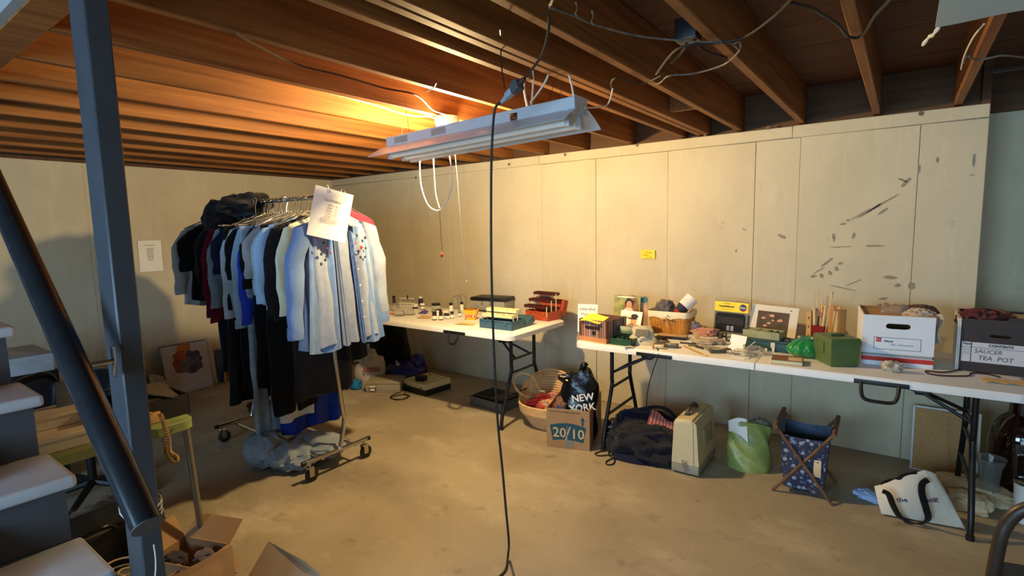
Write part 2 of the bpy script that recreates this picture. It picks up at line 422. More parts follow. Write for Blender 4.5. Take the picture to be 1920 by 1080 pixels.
# ------------------------------------------------------------------ bulb lamp and fluorescent shop light
PORC = mat('porcelain', 'b4aea0', .3, var=.04)
GLOW = mat('bulb_glass', 'ffd59a', .4, var=.01, emit=14)
lamp = thing('ceiling_lamp', 'white porcelain lampholder with lit bulb under the joists behind the shop light', 'lamp', (BULB.x, BULB.y, ZJ))
m = MB(); m.lathe([(.07, .0), (.072, -.03), (.062, -.05), (.035, -.06), (.03, -.072), (.018, -.072)], 24); m.build('base', PORC, lamp)
m = MB(); m.lathe([(.013, -.07), (.014, -.088), (.024, -.105), (.03, -.125), (.029, -.14), (.02, -.155), (.004, -.162)], 20); bo = m.build('bulb', GLOW, lamp); bo.visible_shadow = False
m = MB(); m.tube(smoothpath([(-.05, .0, -.01), (-.1, -.05, .01), (-.12, -.2, .0), (-.12, -.5, .02), (-.12, -.9, .03)], 6), .004, 6); m.build('feed_cable', WCORD, lamp)
pc = thing('pull_string', 'long thin pull string hanging from the bulb lamp down the wall', 'string', (0, 0, 0))
P0 = BULB+Vector((.02, .02, .09)); P1 = atY(875, 528, 2.38)
m = MB(); m.tube(smoothpath([P0, P0.lerp(P1, .3)+Vector((.004, 0, 0)), P0.lerp(P1, .7)-Vector((.004, 0, 0)), P1], 6), .0016, 6); m.build('string', WCORD, pc)
m = MB(); m.lump(P1, (.004, .004, .007), nu=8, nv=6); m.build('bead', WCORD, pc)

TUBE = mat('fluorescent_tube', 'f0f0ea', .3, var=.02)
SL = Vector((-1.125, 2.04, 2.0)); SLe = Vector((-2.30, 2.04, 1.965))
dirv = (SLe-SL); Ls = dirv.length; dirn = dirv.normalized()
sl = thing('shop_light', 'white double tube fluorescent shop light hanging unlit below the joists', 'light fixture', SL, (0, math.asin(dirn.z)*1.0, 0))
# local x runs from 0 back to -Ls
m = MB()
m.box(-Ls, 0, -.05, .05, -.022, .03, bev=.003, seg=1); m.build('housing', WHITE, sl)
def wing(sg):
    m = MB()
    prof = [(.045, -.018), (.07, -.03), (.11, -.05), (.145, -.072), (.158, -.082)]
    def f(u, v):
        i = u*(len(prof)-1); k = min(int(i), len(prof)-2); t = i-k
        y = prof[k][0]*(1-t)+prof[k+1][0]*t; z = prof[k][1]*(1-t)+prof[k+1][1]*t
        return (-Ls-.03+v*(Ls+.045), sg*y, z)
    m.sheet(f, 8, 2, .0015); return m.build('reflector_wing', WHITE, sl)
wing(1); wing(-1)
for sy in (-.048, .048):
    m = MB(); m.M = Tr(-Ls+.04, sy, -.068) @ Ry(PI/2); m.lathe([(.010, 0), (.017, .004), (.0185, .02), (.0185, Ls-.10), (.017, Ls-.085), (.010, Ls-.08)], 16); m.build('tube', TUBE, sl)
    for xx in (-.035, -Ls+.035):
        m = MB(); m.box(xx-.012, xx+.012, sy-.014, sy+.014, -.09, -.022, bev=.003); m.build('socket', WHITE, sl)
m = MB(); m.box(0, .004, -.055, .055, -.04, .034); m.box(0.004, .006, .005, .03, -.035, -.008); m.build('end_plate', WHITE, sl)
GREYLBL = mat('grey_label', '9a9690', .8)
for xx in (-Ls+.12, -.78):
    m = MB(); m.box(xx-.05, xx+.05, -.0512, -.0505, -.012, .02); m.build('rating_label', GREYLBL, sl)
m = MB(); m.box(-.33, -.29, -.054, -.05, -.02, .012, bev=.001); m.tube([(-.31, -.052, .0), (-.30, -.06, -.012)], .004, 6); m.build('wire_clip', CHROME, sl)
for xx in (-Ls+.1, -.12):
    m = MB(); m.tube([(xx-.035, 0, .03), (xx, 0.02, ZJ-SL.z+.04), (xx+.035, 0, .03)], .0014, 5); m.build('hanger_wire', BLACKMET, sl)
# bundle of pale flex tied up above the shop light
fl = thing('flex_bundle', 'bundle of off-white lamp flex looped up to the joists over the shop light', 'cord', SL)
for i, pth in enumerate([[(-.27, 0, .03), (-.26, -.04, .12), (-.22, -.06, .22), (-.20, -.05, .31), (-.17, -.03, .33)],
                         [(-.25, 0, .03), (-.21, -.04, .13), (-.20, -.06, .22), (-.17, -.04, .32)],
                         [(-.26, .01, .05), (-.17, .0, .13), (-.12, -.03, .21), (-.14, -.05, .29), (-.17, -.04, .33)],
                         [(-.17, -.03, .33), (-.10, -.01, .22), (-.05, 0, .12), (-.03, 0, .03)]]):
    m = MB(); m.tube(smoothpath(pth, 6), .0045, 7); m.build('flex_strand', WCORD, fl)
# appliance flex hanging in a U below the fixture, and a string with a red knob
uc = thing('hanging_flex_loop', 'off-white flex hanging in a long U below the shop light', 'cord', (0, 0, 0))
pts = [atY(x, y, 2.24) for x, y in ((788, 285), (787, 320), (790, 352), (801, 382), (815, 394), (828, 392), (840, 372), (847, 345), (846, 315), (842, 285))]
m = MB(); m.tube(smoothpath(pts, 5), .0042, 7); m.build('flex', WCORD, uc)
rk = thing('switch_string', 'switch cord under the shop light ending in a small red knob', 'cord', (0, 0, 0))
pts = [atY(x, y, 2.26) for x, y in ((812, 285), (814, 330), (817, 365), (824, 390))]
m = MB(); m.tube(smoothpath(pts, 5), .0036, 7); m.build('flex', WCORD, rk)
pts = [atY(x, y, 2.26) for x, y in ((824, 390), (826, 425), (829, 470))]
m = MB(); m.tube(smoothpath(pts, 5), .0014, 6); m.build('string', CORD, rk)
kp = atY(828, 478, 2.26); m = MB(); m.lump(kp, (.009, .009, .014), seed=2, amp=.2, nu=12, nv=8); m.build('knob', mat('red_knob', 'd8432e', .4), rk)

# ------------------------------------------------------------------ hanging extension cord with plug and adaptor
ec = thing('extension_cord', 'dark extension cord hanging from the joists to the floor in mid room', 'cord', (0, 0, 0))
Y0 = 1.74
top = [Vector((-.6, 1.05, 2.10)), Vector((-.80, 1.3, 2.105)), atY(1030, 12, 1.42), atY(1028, 60, 1.5), atY(1015, 105, 1.58), atY(985, 145, 1.7)]
m = MB(); m.tube(smoothpath(top, 6), .0048, 8); m.build('upper_cord', CORD, ec)
low = [atY(940, 192, Y0), atY(928, 205, Y0), atY(923, 260, Y0), atY(921, 330, Y0), atY(921, 480, Y0), atY(924, 600, Y0), atY(929, 720, Y0), atY(934, 800, Y0), atY(942, 880, Y0), atY(949, 960, Y0), atY(954, 1015, Y0)]
fl0 = at(953, 1046, .006); low += [fl0+Vector((0, 0, .02)), at(948, 1068, .006), at(935, 1082, .006), at(915, 1098, .006), at(860, 1130, .006), at(780, 1180, .006)]
m = MB(); m.tube(smoothpath(low, 6), .0052, 8); m.build('hanging_cord', CORD, ec)
pa, pb = atY(984, 147, 1.71), atY(940, 192, Y0); ax = (pb-pa); 
M0 = ax.to_track_quat('Z', 'Y').to_matrix().to_4x4(); M0.translation = pa
l = ax.length
m = MB(); m.M = M0; m.lathe([(.007, 0), (.010, l*.05), (.012, l*.18), (.008, l*.2)], 12); m.build('strain_relief', mat('brown_rubber', '3a1f18', .6), ec)
m = MB(); m.M = M0; m.box(-.019, .019, -.021, .021, l*.2, l*.48, bev=.005); m.box(-.021, .021, -.023, .023, l*.28, l*.33, bev=.003); m.build('adaptor', mat('grey_rubber', '4c4e50', .6), ec)
m = MB(); m.M = M0; m.box(-.013, .013, -.013, .013, l*.48, l*.76, bev=.005); m.lathe([(.012, l*.74), (.009, l*.9), (.006, l)], 10); m.build('plug', mat('pale_blue_plug', '8ea0ac', .5), ec)
hs = thing('hanging_string', 'black string from the doubled joist tied to the extension cord plug', 'string', (0, 0, 0))
m = MB(); m.tube(smoothpath([atY(938, 55, 1.40)+Vector((0, 0, .0)), atY(939, 75, 1.55), atY(940, 120, 1.64), atY(946, 165, 1.715)], 5), .0028, 6); m.build('string', CORD, hs)

# ------------------------------------------------------------------ old wiring along the joists
def wire(label, pts, r=.004, m_=CORD, name='ceiling_wire'):
    o = thing(name, label, 'wire', (0, 0, 0)); k = MB(); k.tube(smoothpath(pts, 6), r, 6); k.build('cable', m_, o); return o
DUSTY = mat('dusty_cable', '7c7064', .9, hex2='4a4038', scale=40)
J = lambda px, py, z=2.115: at(px, py, z)
wire('dusty cable strung across the joists from the extension cord to the fourth joist', [J(1030, 14), J(1075, 30), J(1120, 48), J(1200, 68), J(1300, 78), J(1365, 80), J(1385, 92)], .0036, DUSTY)
wire('dark looped cable sagging round the joist right of the shop light', [J(1375, 82), J(1388, 78), J(1384, 98), J(1355, 122), J(1300, 138), J(1255, 142), J(1238, 155), J(1222, 160)], .0036, DUSTY)
wire('dark cable running to the top of the photo between two joists', [J(1230, 140), J(1270, 92), J(1330, 82), J(1390, 72), J(1440, 40), J(1480, 2), J(1500, -30)], .0042)
wire('twisted black cable hanging below the subfloor beside the wide joist', [J(1485, 5), J(1520, 14), J(1540, 25), J(1560, 38), J(1575, 50), J(1590, 68), J(1610, 70), J(1625, 55), J(1640, 30), J(1668, 0), J(1680, -25)], .005)
wire('thin wire looping down beside the third joist past the shop light', [J(1140, 195), J(1148, 175), J(1146, 155), J(1160, 146), J(1200, 158), J(1240, 142)], .0035)
wire('short pale wire end behind the shop light end plate', [SL+Vector((.01, .02, -.01)), J(1130, 200, 2.03), J(1142, 192, 2.06), J(1149, 165)], .0032, WCORD)
wire('grey cable crossing under the joist nearest the outside corner', [J(1808, 118), J(1812, 105), J(1832, 112), J(1858, 108), J(1880, 104), J(1925, 108), J(1960, 110)], .004, DUSTY)
wire('pale wire curving down from the pale board toward the wall', [J(1845, 45), J(1825, 70), J(1808, 105), J(1802, 130)], .003, WCORD)
wire('brown cable stapled along the joist above the clothes rack', [J(440, 62), J(500, 95), J(560, 122), J(640, 142), J(720, 165), J(780, 178), J(810, 205), J(835, 214)], .0045, mat('brown_cable', '4a2a18', .6))
wire('bent pale nail wire poking from the joist left of the shop light', [J(800, 172), J(813, 164), J(818, 156)], .0025, WCORD)
for px, py, lb in ((1080, 25, 'white cobweb tuft hanging from the joist above the extension cord'), (1110, 40, 'white cobweb tuft on the dusty cable'), (1205, 92, 'pale cobweb tuft beside the junction of dark cables')):
    p = J(px, py, 2.335 if px == 1205 else 2.10); t = thing('cobweb_tuft', lb, 'cobweb', p); m = MB(); m.tube(smoothpath([(0, 0, .03), (.004, 0, .012), (-.002, 0, -.0), (.003, .003, -.01)], 4), [.003, .003, .0025, .002, .0015, .002, .0015, .002, .0025, .002, .0015, .001, .0005], 6); m.build('web', DUSTY, t)
jb = thing('junction_box', 'old black junction box between the joists right of the shop light', 'electrical box', J(1290, 62, 2.2))
m = MB(); m.box(-.04, .04, -.035, .035, -.03, .05, bev=.004); m.build('box', BLACKMET, jb)
m = MB(); m.tube(smoothpath([(0, 0, -.03), (-.04, .05, -.05), (-.11, .12, -.06)], 5), .005, 6); m.tube(smoothpath([(.02, 0, -.03), (.05, .06, -.06), (.1, .16, -.07)], 5), .005, 6); m.build('leads', CORD, jb)
# white panel tacked under the joists at upper right, the daylight's blue mixed into its colour
pn = thing('ceiling_board', 'loose white board, daylight blue mixed into its colour, tacked under the joists at upper right', 'panel', (.052, 1.2, ZJ-.014))
m = MB(); m.sheet(lambda u, v: (u*1.3, v*(1.11+.004*math.sin(u*40)), .004*math.sin(u*5)*v), 30, 6, .008); m.build('board', mat('daylight_tinted_board', 'b4ccda', .6, var=.03), pn)
m = MB(); m.tube(smoothpath([(.01, 1.11, .0), (-.005, 1.15, -.012), (-.012, 1.18, -.006), (-.03, 1.23, -.02)], 5), [.003+.004*abs(math.sin(i*2.3)) for i in range(16)], 6)
m.build('torn_lint', WCORD, pn); m = MB(); m.tube(smoothpath([(.3, 1.1, .0), (.31, 1.2, -.015), (.34, 1.24, -.03), (.4, 1.25, -.02), (.42, 1.18, 0)], 5), [.008+.01*abs(math.sin(i*1.7)) for i in range(21)], 6); m.build('torn_lint', WCORD, pn)
# wall papers
def paper_on_wall(name, label, cat, loc, rot, wd, ht, m_, lines=(), ink=INK):
    o = thing(name, label, cat, loc, rot); m = MB()
    m.sheet(lambda u, v: ((u-.5)*wd, -.003-.006*(abs(u-.5)*2)**3*v, (v-.5)*ht), 6, 6, .0006); m.build('sheet', m_, o)
    for (s, sz, z, x) in lines: text(s, sz, o, (x, -.0052, z), FRONT, ink)
    return o
p = atX(282, 480, XL+.004)
o = paper_on_wall('price_notice', 'white printed notice taped to the left wall beside the clothes', 'notice', p, (0, 0, PI/2), .19, .285, PAPER)
for i in range(9):
    m = MB(); wdt = (.10, .06, .06, .05, .06, .06, .055, .05, .05)[i]; z = (.10, .07, .055, .04, .025, .01, -.005, -.02, -.035)[i]
    m.box(-wdt/2, wdt/2, -.0042, -.0036, z-.003, z+.003); m.build('print_line', mat('faint_print', '8f8f94', .8), o)
p = atY(1215, 477, YB-.004)
YEL = mat('yellow_note', 'f2d648', .8, var=.04)
o = paper_on_wall('yellow_note', 'small yellow handwritten note stuck on the long wall', 'note', p, 0, .118, .07, YEL, [('Sewing', .018, .016, .008), ('Items', .018, -.004, -.014), ('priced', .016, -.022, .012)], mat('orange_ink', '9c6a14', .8))
# ------------------------------------------------------------------ folding tables
def rrect(x0, x1, y0, y1, r, n=6):
    out = []
    for cx, cy, a0 in ((x1-r, y0+r, -PI/2), (x1-r, y1-r, 0), (x0+r, y1-r, PI/2), (x0+r, y0+r, PI)):
        for k in range(n+1):
            a = a0+PI/2*k/n; out.append((cx+r*math.cos(a), cy+r*math.sin(a)))
    return out
TBH = .74
def folding_table(label, x0, x1, y0, y1, rot=0):
    cx, cy = (x0+x1)/2, (y0+y1)/2; hx, hy = (x1-x0)/2, (y1-y0)/2
    t = thing('folding_table', label, 'table', (cx, cy, 0), rot, None)
    for sg in (-1, 1):
        a, b = (-hx, -.0025) if sg < 0 else (.0025, hx)
        m = MB(); ou = rrect(-hx, hx, -hy, hy, .06)
        half = [p for p in ou if p[0]*sg > 0]
        # keep the ring order, add the straight seam edge
        if sg > 0: ring = half + [(.0025, hy), (.0025, -hy)]
        else: ring = half + [(-.0025, -hy), (-.0025, hy)]
        ins = [(x*(1-.006), y*(1-.012)) for x, y in ring]
        m.loft([[(x, y, TBH-.038) for x, y in ring], [(x, y, TBH-.006) for x, y in ring], [(x, y, TBH) for x, y in ins]])
        m.build('top_half', WHITEPL, t)
        for ey in (-1, 1):
            # moulded notch holding the carry handle
            hxm = sg*.56; m = MB(); m.box(hxm-.11, hxm+.11, ey*hy-.004, ey*hy+.004, TBH-.0385, TBH-.016, bev=.003); m.build('handle_recess', BLACKPL, t)
        m = MB(); ex = sg*(hx-.17); yw = .155
        bxs = -sg
        for ys in (-1, 1):
            pts = smoothpath([(ex, ys*yw, TBH-.04), (ex, ys*yw, .47), (ex, ys*(yw+.005), .40), (ex, ys*(yw+.12), .12), (ex, ys*(yw+.14), .0)], 5)
            lm = MB(); lm.tube(pts, .0135, 10); lo = lm.build('leg', BLACKMET, t)
            fm = MB(); fm.tube([(ex, ys*(yw+.14), .022), (ex, ys*(yw+.14), 0)], .017, 10); fm.build('foot_cap', BLACKPL, lo)
        m = MB(); m.tube([(ex, -yw, .40), (ex, yw, .40)], .010, 8); m.build('cross_bar', BLACKMET, t)
        m = MB(); m.tube([(ex, -yw-.07, .23), (ex, yw+.07, .23)], .010, 8); m.build('cross_bar', BLACKMET, t)
        m = MB(); m.tube([(ex, -.10, .50), (sg*.74, -.02, .60), (sg*.36, 0, TBH-.045)], .009, 8); m.tube([(ex, .10, .50), (sg*.74, .02, .60)], .009, 8)
        m.tube([(ex, -.155, .50), (ex, .155, .50)], .009, 8); m.box(sg*.74-.035, sg*.74+.035, -.03, .03, .588, .612, bev=.005); m.build('folding_brace', BLACKMET, t)
    return t
T1 = folding_table('white folding table against the wall carrying blue and red craft boxes', -4.36, -2.17, 2.92, 3.68)
T2 = folding_table('white folding table against the wall carrying cardboard file boxes', -1.72, .485, 3.015, 3.775, 0.02)
def carry_handle(t, x, y, drop, wd, label=None):
    m = MB(); pts = smoothpath([(x-wd/2, y, TBH-.03), (x-wd/2+.004, y-.02, TBH-.03-drop*.6), (x-wd/2+.02, y-.025, TBH-.03-drop), (x, y-.027, TBH-.035-drop), (x+wd/2-.02, y-.025, TBH-.03-drop), (x+wd/2-.004, y-.02, TBH-.03-drop*.6), (x+wd/2, y, TBH-.03)], 5)
    m.tube(pts, .0085, 8); return m.build('carry_handle', BLACKPL, t)
carry_handle(T1, .56, -.382, .075, .09)
carry_handle(T2, .555, -.382, .075, .15)

# ------------------------------------------------------------------ rolling clothes rack
BX0, BX1, BY = -2.80, -3.88, 1.93
BZ = 1.70
rack = thing('clothes_rack', 'chrome rolling garment rack on four black casters', 'rack', (BX0, BY, 0))
Lr = BX1-BX0
TYRE = mat('caster_rubber', '161616', .5)
for i, x in enumerate((0, Lr)):
    m = MB(); m.tube([(x, -.25, .125), (x, .22, .125)], .013, 12); b = m.build('base_bar', CHROME, rack)
    for y in (-.25, .22):
        m = MB(); m.tube([(x, y-.012*(1 if y < 0 else -1), .125), (x, y+.012*(1 if y < 0 else -1), .125)], .0145, 12); m.build('end_plug', BLACKPL, b)
    for y in (-.215, .185):
        m = MB(); m.tube([(x, y, .115), (x, y, .095)], .008, 8); m.box(x-.016, x+.016, y-.02, y+.02, .086, .096, bev=.002)
        for s_ in (-1, 1): m.box(x+s_*.017-.002, x+s_*.017+.002, y-.012, y+.02, .035, .092)
        co = m.build('caster', CHROME, rack)
        m = MB(); m.M = Tr(x, y+.012, .042) @ Ry(PI/2); m.lathe([(.012, -.013), (.036, -.012), (.042, -.007), (.042, .007), (.036, .012), (.012, .013)], 20); m.build('wheel', TYRE, co)
    m = MB(); m.tube(smoothpath([(x, 0, .125), (x+.0, .012, .16), (x+.0, .045, .30), (x, .04, .36), (x, .03, .45), (x, .0, .8), (x, 0, 1.30)], 6), .0135, 12); up = m.build('upright', CHROME, rack)
    m = MB(); m.tube([(x, 0, 1.28), (x, 0, BZ-.012)], .0105, 10); m.build('telescopic_post', CHROME, up)
for y in (-.12, .12):
    m = MB(); m.tube([(0, y, .11), (Lr, y, .11)], .010, 10); m.build('bottom_rail', CHROME, rack)
m = MB(); m.tube([(.06, 0, BZ), (Lr-.30, 0, BZ)], .0135, 12); hb = m.build('hanging_bar', CHROME, rack)
m = MB(); m.lathe([(.012, -.03), (.016, -.02), (.016, .012), (.008, .02)], 12, (Lr-.30, 0, BZ)); m.box(Lr-.31, Lr-.27, -.012, .012, BZ-.02, BZ+.02, bev=.004); m.build('bar_end', CHROME, hb)

# ------------------------------------------------------------------ garments
FAB = {}
def fab(name, hexc, hex2=None, var=.12, scale=30, bump=.15, bscale=300):
    return mat('fabric_'+name, hexc, .9, var=var, scale=scale, bump=bump, bscale=bscale, hex2=hex2, spec=.2, sheen=.1)
def body_rings(zs, wsh, th, seed, nu=40, fold=.012, open_=0):
    rings = []
    for i, z in enumerate(zs):
        wv, tv = wsh[i], th[i]; g = min(1, i/4.0); r = []
        for k in range(nu):
            a = 2*PI*k/nu; cy, sx = math.cos(a), math.sin(a)
            y = math.copysign(abs(cy)**.75, cy)*wv
            x = math.copysign(abs(sx)**.6, sx)*tv
            x += g*fold*math.sin(y*38+seed*2.1+.6*math.sin(z*5+seed))*(abs(sx)**.5) + g*fold*.5*math.sin(y*75+seed)
            y += g*.006*math.sin(z*17+seed*3+a)
            r.append((x, y, z+(.012*math.sin(y*21+seed) if i == len(zs)-1 else 0)))
        rings.append(r)
    return rings
HANG = mat('hanger_wire', 'b8b4ac', .25, metal=.9, var=.05)
def hook_mesh(parent, mt=HANG, r=.002, hz=0):
    m = MB(); pts = [(0, .016*math.cos(a), .002+.017*math.sin(a)) for a in [PI*.0-.6+i*(PI+.9)/10 for i in range(11)]][::-1]
    pts = [(0, p[1], p[2]) for p in pts]
    m.tube(pts+[(0, .0, -.05), (0, 0, -.075)], r, 6)
    m.tube([(0, -.21, -.165), (0, -.02, -.085), (0, 0, -.075), (0, .02, -.085), (0, .21, -.165)], r*1.6, 6)
    return m.build('hanger', mt, parent)
GR = 'clothes on the rolling rack'
def garment(name, label, cat, x, fabric, L=.62, w=.235, sleeve=.5, t=.018, seed=0, yo=0, cuff=False, dz=0, flare=1.08, sl_mat=None, top=.155, sw=.062, yaw=0, hang=True):
    g = thing(name, label, cat, (x, BY+yo, BZ+.0+dz), yaw, None)
    zs = [-.105, -.125, -top-.005, -top-.06, -.30]; ws = [.05, .085, w*.86, w*.97, w]; th = [t*.5, t*.7, t, t*1.15, t*1.3]
    n = max(3, int((L-.30)/.07))
    for i in range(1, n+1):
        k = i/n; zs.append(-.30-(L-.30)*k); ws.append(w*(1+(flare-1)*k)); th.append(t*(1.3+.5*k))
    m = MB(); m.loft(body_rings(zs, ws, th, seed)); m.build('body', fabric, g)
    if sleeve:
        for sg in (-1, 1):
            m = MB(); rings = []
            ns = 9
            for i in range(ns+1):
                k = i/ns
                cy = sg*(w*.80+.055*min(1, k*4)+.02*k); cz = -top-.012-.03*min(1, k*5)-sleeve*k
                ry = sw*(1-.35*k) * (.75 if i == 0 else 1); rx = t*1.25*(1+.1*math.sin(seed+i*1.3))
                rings.append([(rx*math.sin(a)+.006*math.sin(3*k*PI+seed)+.004*math.sin(4*a+i+seed), cy+ry*math.cos(a)+.004*math.sin(i*2+seed), cz+.015*math.cos(a)*(-sg)*(1 if i < 2 else .2)) for a in [2*PI*q/16 for q in range(16)]])
            m.loft(rings); so = m.build('sleeve', sl_mat or fabric, g)
            if cuff:
                m = MB(); last = rings[-1]; c = sum((Vector(p) for p in last), Vector())/16
                up_ = [(c+(Vector(p)-c)*1.13+Vector((0, 0, .05))) for p in last]; dn = [(c+(Vector(p)-c)*1.13-Vector((0, 0, .004))) for p in last]
                m.loft([up_, dn]); m.build('cuff', fabric, so)
    if hang: hook_mesh(g)
    return g
def bottoms(name, label, cat, x, fabric, z0, z1, w0, w1, seed, yo=0, t=.02, fold=.014, legs=False):
    g = thing(name, label, cat, (x, BY+yo, BZ), 0, None)
    n = 9; zs = [z0+(z1-z0)*i/n for i in range(n+1)]
    if legs:
        for sg in (-1, 1):
            m = MB(); m.loft(body_rings(zs, [w0/2*.98]*4+[w1/2]*(n-3), [t*.6]+[t]*n, seed+sg, nu=24, fold=fold*.5)); o = m.build('trouser_leg', fabric, g, loc=(sg*.006, sg*w0/2, 0))
    else:
        m = MB(); m.loft(body_rings(zs, [w0+(w1-w0)*i/n for i in range(n+1)], [t*.6]+[t*(1+.5*i/n) for i in range(n)], seed, fold=fold)); m.build('cloth', fabric, g)
    m = MB(); m.tube([(0, -w0-.005, z0+.008), (0, w0+.005, z0+.008)], .003, 6); m.tube([(0, 0, z0+.008), (0, 0, -.04), (0, .012, .0), (0, .004, .018), (0, -.014, .008)], .002, 6); m.build('hanger', HANG, g)
    return g
K = fab('black', '0b0b0d', '131316'); K2 = fab('soft_black', '121114', '1b191c')
garment('long_shirt', 'pale blue-grey long shirt at the wall end of the rack', 'shirt', -4.02, fab('grey_blue', 'a3abb0'), L=.70, w=.235, sleeve=.42, seed=1, yo=-.08)
garment('top', 'black short sleeved top second from the wall end', 'top', -3.96, K, L=.66, w=.235, sleeve=.26, seed=2, yo=-.05, sw=.08)
garment('blouse', 'dark slate blouse behind the black short sleeved top', 'blouse', -3.90, fab('dark_slate', '2b2d31'), L=.78, w=.22, sleeve=.3, seed=3)
garment('top', 'black blouse under the draped black jacket', 'top', -3.84, K2, L=.70, w=.235, sleeve=.45, seed=4)
garment('dress', 'maroon long dress among the black clothes', 'dress', -3.76, fab('maroon', '5a1023', '6b1429'), L=.80, w=.225, sleeve=.55, seed=5, flare=1.25, sw=.08)
garment('shirt', 'grey-blue long sleeved shirt right of the maroon dress', 'shirt', -3.68, fab('steel_blue', '7f8f9c'), L=.7, w=.24, sleeve=.5, seed=6, yo=.0)
garment('top', 'navy short sleeved top between two pale shirts', 'top', -3.60, fab('navy', '141b33', '1a2340'), L=.66, w=.235, sleeve=.27, seed=7, sw=.075)
garment('dress', 'long black dress hanging behind the white sleeve', 'dress', -3.56, K, L=1.26, w=.235, sleeve=0, seed=8)
garment('shirt', 'bluish white long sleeved shirt with narrow hanging sleeve', 'shirt', -3.50, fab('blue_white', 'b7c5d2'), L=.66, w=.24, sleeve=.55, seed=9, cuff=True)
garment('dress', 'black sleeved dress right of the bluish white shirt', 'dress', -3.43, K, L=1.24, w=.235, sleeve=.3, seed=10, sw=.07)
garment('shirt', 'light denim shirt with turned collar and long loose sleeve', 'shirt', -3.36, fab('light_denim', '93aec4', '86a2ba'), L=.72, w=.245, sleeve=.60, seed=11, cuff=True)
garment('blouse', 'royal blue silky blouse peeking below the light denim shirt', 'blouse', -3.31, fab('royal_blue', '1c36a8', '2644c0', bump=0), L=.86, w=.225, sleeve=.58, seed=12)
garment('dress', 'long black dress in the middle of the rack', 'dress', -3.25, K, L=1.20, w=.235, sleeve=.35, seed=13, sw=.065)
garment('tshirt', 'heather grey short sleeved tee shirt', 'shirt', -3.18, fab('heather_grey', '8d8d92', '9a9a9f'), L=.62, w=.24, sleeve=.28, seed=14, sw=.08, t=.022)
garment('shirt', 'pale speckled shirt behind the denim sleeve with wide cuff', 'shirt', -3.12, fab('speckled_pale', 'b9c1c8', '7f8890', scale=120), L=.64, w=.235, sleeve=.38, seed=15)
garment('shirt', 'sky blue denim shirt with wide turned back cuff', 'shirt', -3.06, fab('sky_denim', '8fb0d0', '9cbcd8'), L=.66, w=.245, sleeve=.42, seed=16, cuff=True, sw=.078, t=.024)
garment('jacket', 'black jacket just behind the front chambray shirt', 'jacket', -2.99, K2, L=.72, w=.235, sleeve=.5, seed=17)
garment('shirt', 'cream yellow shirt showing behind the right of the front shirt', 'shirt', -2.945, fab('cream', 'd8cfae', 'e2dabc'), L=.66, w=.235, sleeve=.5, seed=18, yo=.05)
garment('blouse', 'raspberry pink blouse sticking out right of the front shirts', 'blouse', -2.985, fab('raspberry', 'b03048', 'c23c55'), L=.62, w=.24, sleeve=.52, seed=19, yo=.27, dz=.05, yaw=.1)
# trousers and skirts lower down
bottoms('trousers', 'navy trousers hanging low near the wall end of the rack', 'trousers', -3.80, fab('dark_navy', '10182c', '161f38'), -.16, -1.17, .13, .135, 21, yo=-.08, legs=True)
bottoms('trousers', 'black trousers hanging low left of the rack middle', 'trousers', -3.60, K, -.16, -1.28, .17, .17, 22, yo=-.08, legs=True)
bottoms('skirt', 'long black skirt hanging below the sleeves at mid rack', 'skirt', -3.50, K2, -.16, -1.32, .2, .25, 23, yo=-.07)
bottoms('jeans', 'faded light blue jeans hanging nearly to the bottom rail', 'jeans', -3.30, fab('faded_jeans', '7590ab', '9cb2c6'), -.16, -1.52, .11, .10, 24, yo=-.16, legs=True)
bottoms('trousers', 'black wide trousers hanging beside the jeans', 'trousers', -3.09, K, -.16, -1.34, .15, .15, 25, yo=-.10, legs=True)
bottoms('scarf', 'white striped cloth hanging behind the black trousers', 'cloth', -3.15, fab('white_stripe', 'c8c8c4'), -.16, -1.41, .11, .12, 26, yo=-.06)
bottoms('skirt', 'royal blue long skirt with its hem lowest under the rack', 'skirt', -3.20, fab('blue_skirt', '16308f', '1e3ba6', bump=0), -.16, -1.52, .15, .23, 27, yo=.08, fold=.02)
bottoms('skirt', 'charcoal skirt right behind the front chrome upright', 'skirt', -2.96, fab('charcoal', '201f22', '29272b'), -.16, -1.24, .17, .21, 28, yo=.03, fold=.006)
bottoms('trousers', 'short black trousers right of the front chrome upright', 'trousers', -2.92, K, -.16, -1.05, .1, .13, 29, yo=.20)
# black fluffy jacket thrown over the wall end of the bar
dj = thing('draped_jacket', 'fuzzy black jacket thrown over the wall end of the bar', 'jacket', (-3.72, BY-.02, BZ))
m = MB(); m.lump((0, 0, -.03), (.24, .16, .10), seed=5, amp=.3, freq=2.2, nu=36, nv=20); m.lump((-.10, -.12, -.13), (.16, .09, .15), seed=9, amp=.3, freq=2.5); m.build('jacket_cloth', fab('fuzzy_black', '0f0c0e', '141013', scale=80, bump=.6, bscale=150), dj)
m = MB(); m.lump((-.03, -.06, .035), (.12, .05, .02), seed=3, amp=.3); m.build('collar', fab('dark_brown', '2a1a1c'), dj)
# row of empty hanger hooks
eh = None
for i in range(16):
    x = -3.52+.036*i
    if eh is None:
        eh = thing('clothes_hanger', 'empty wire hanger crowded in the row on the rack bar', 'hanger', (x, BY, BZ), .05, 'empty hangers on the rack bar'); hook_mesh(eh)
    else: copy_tree(eh, None, (x, BY, BZ), random.uniform(-.2, .2))
wh = thing('clothes_hanger', 'white plastic hanger standing up from the middle of the bar', 'hanger', (-3.22, BY, BZ)); hook_mesh(wh, WHITE, .0045)

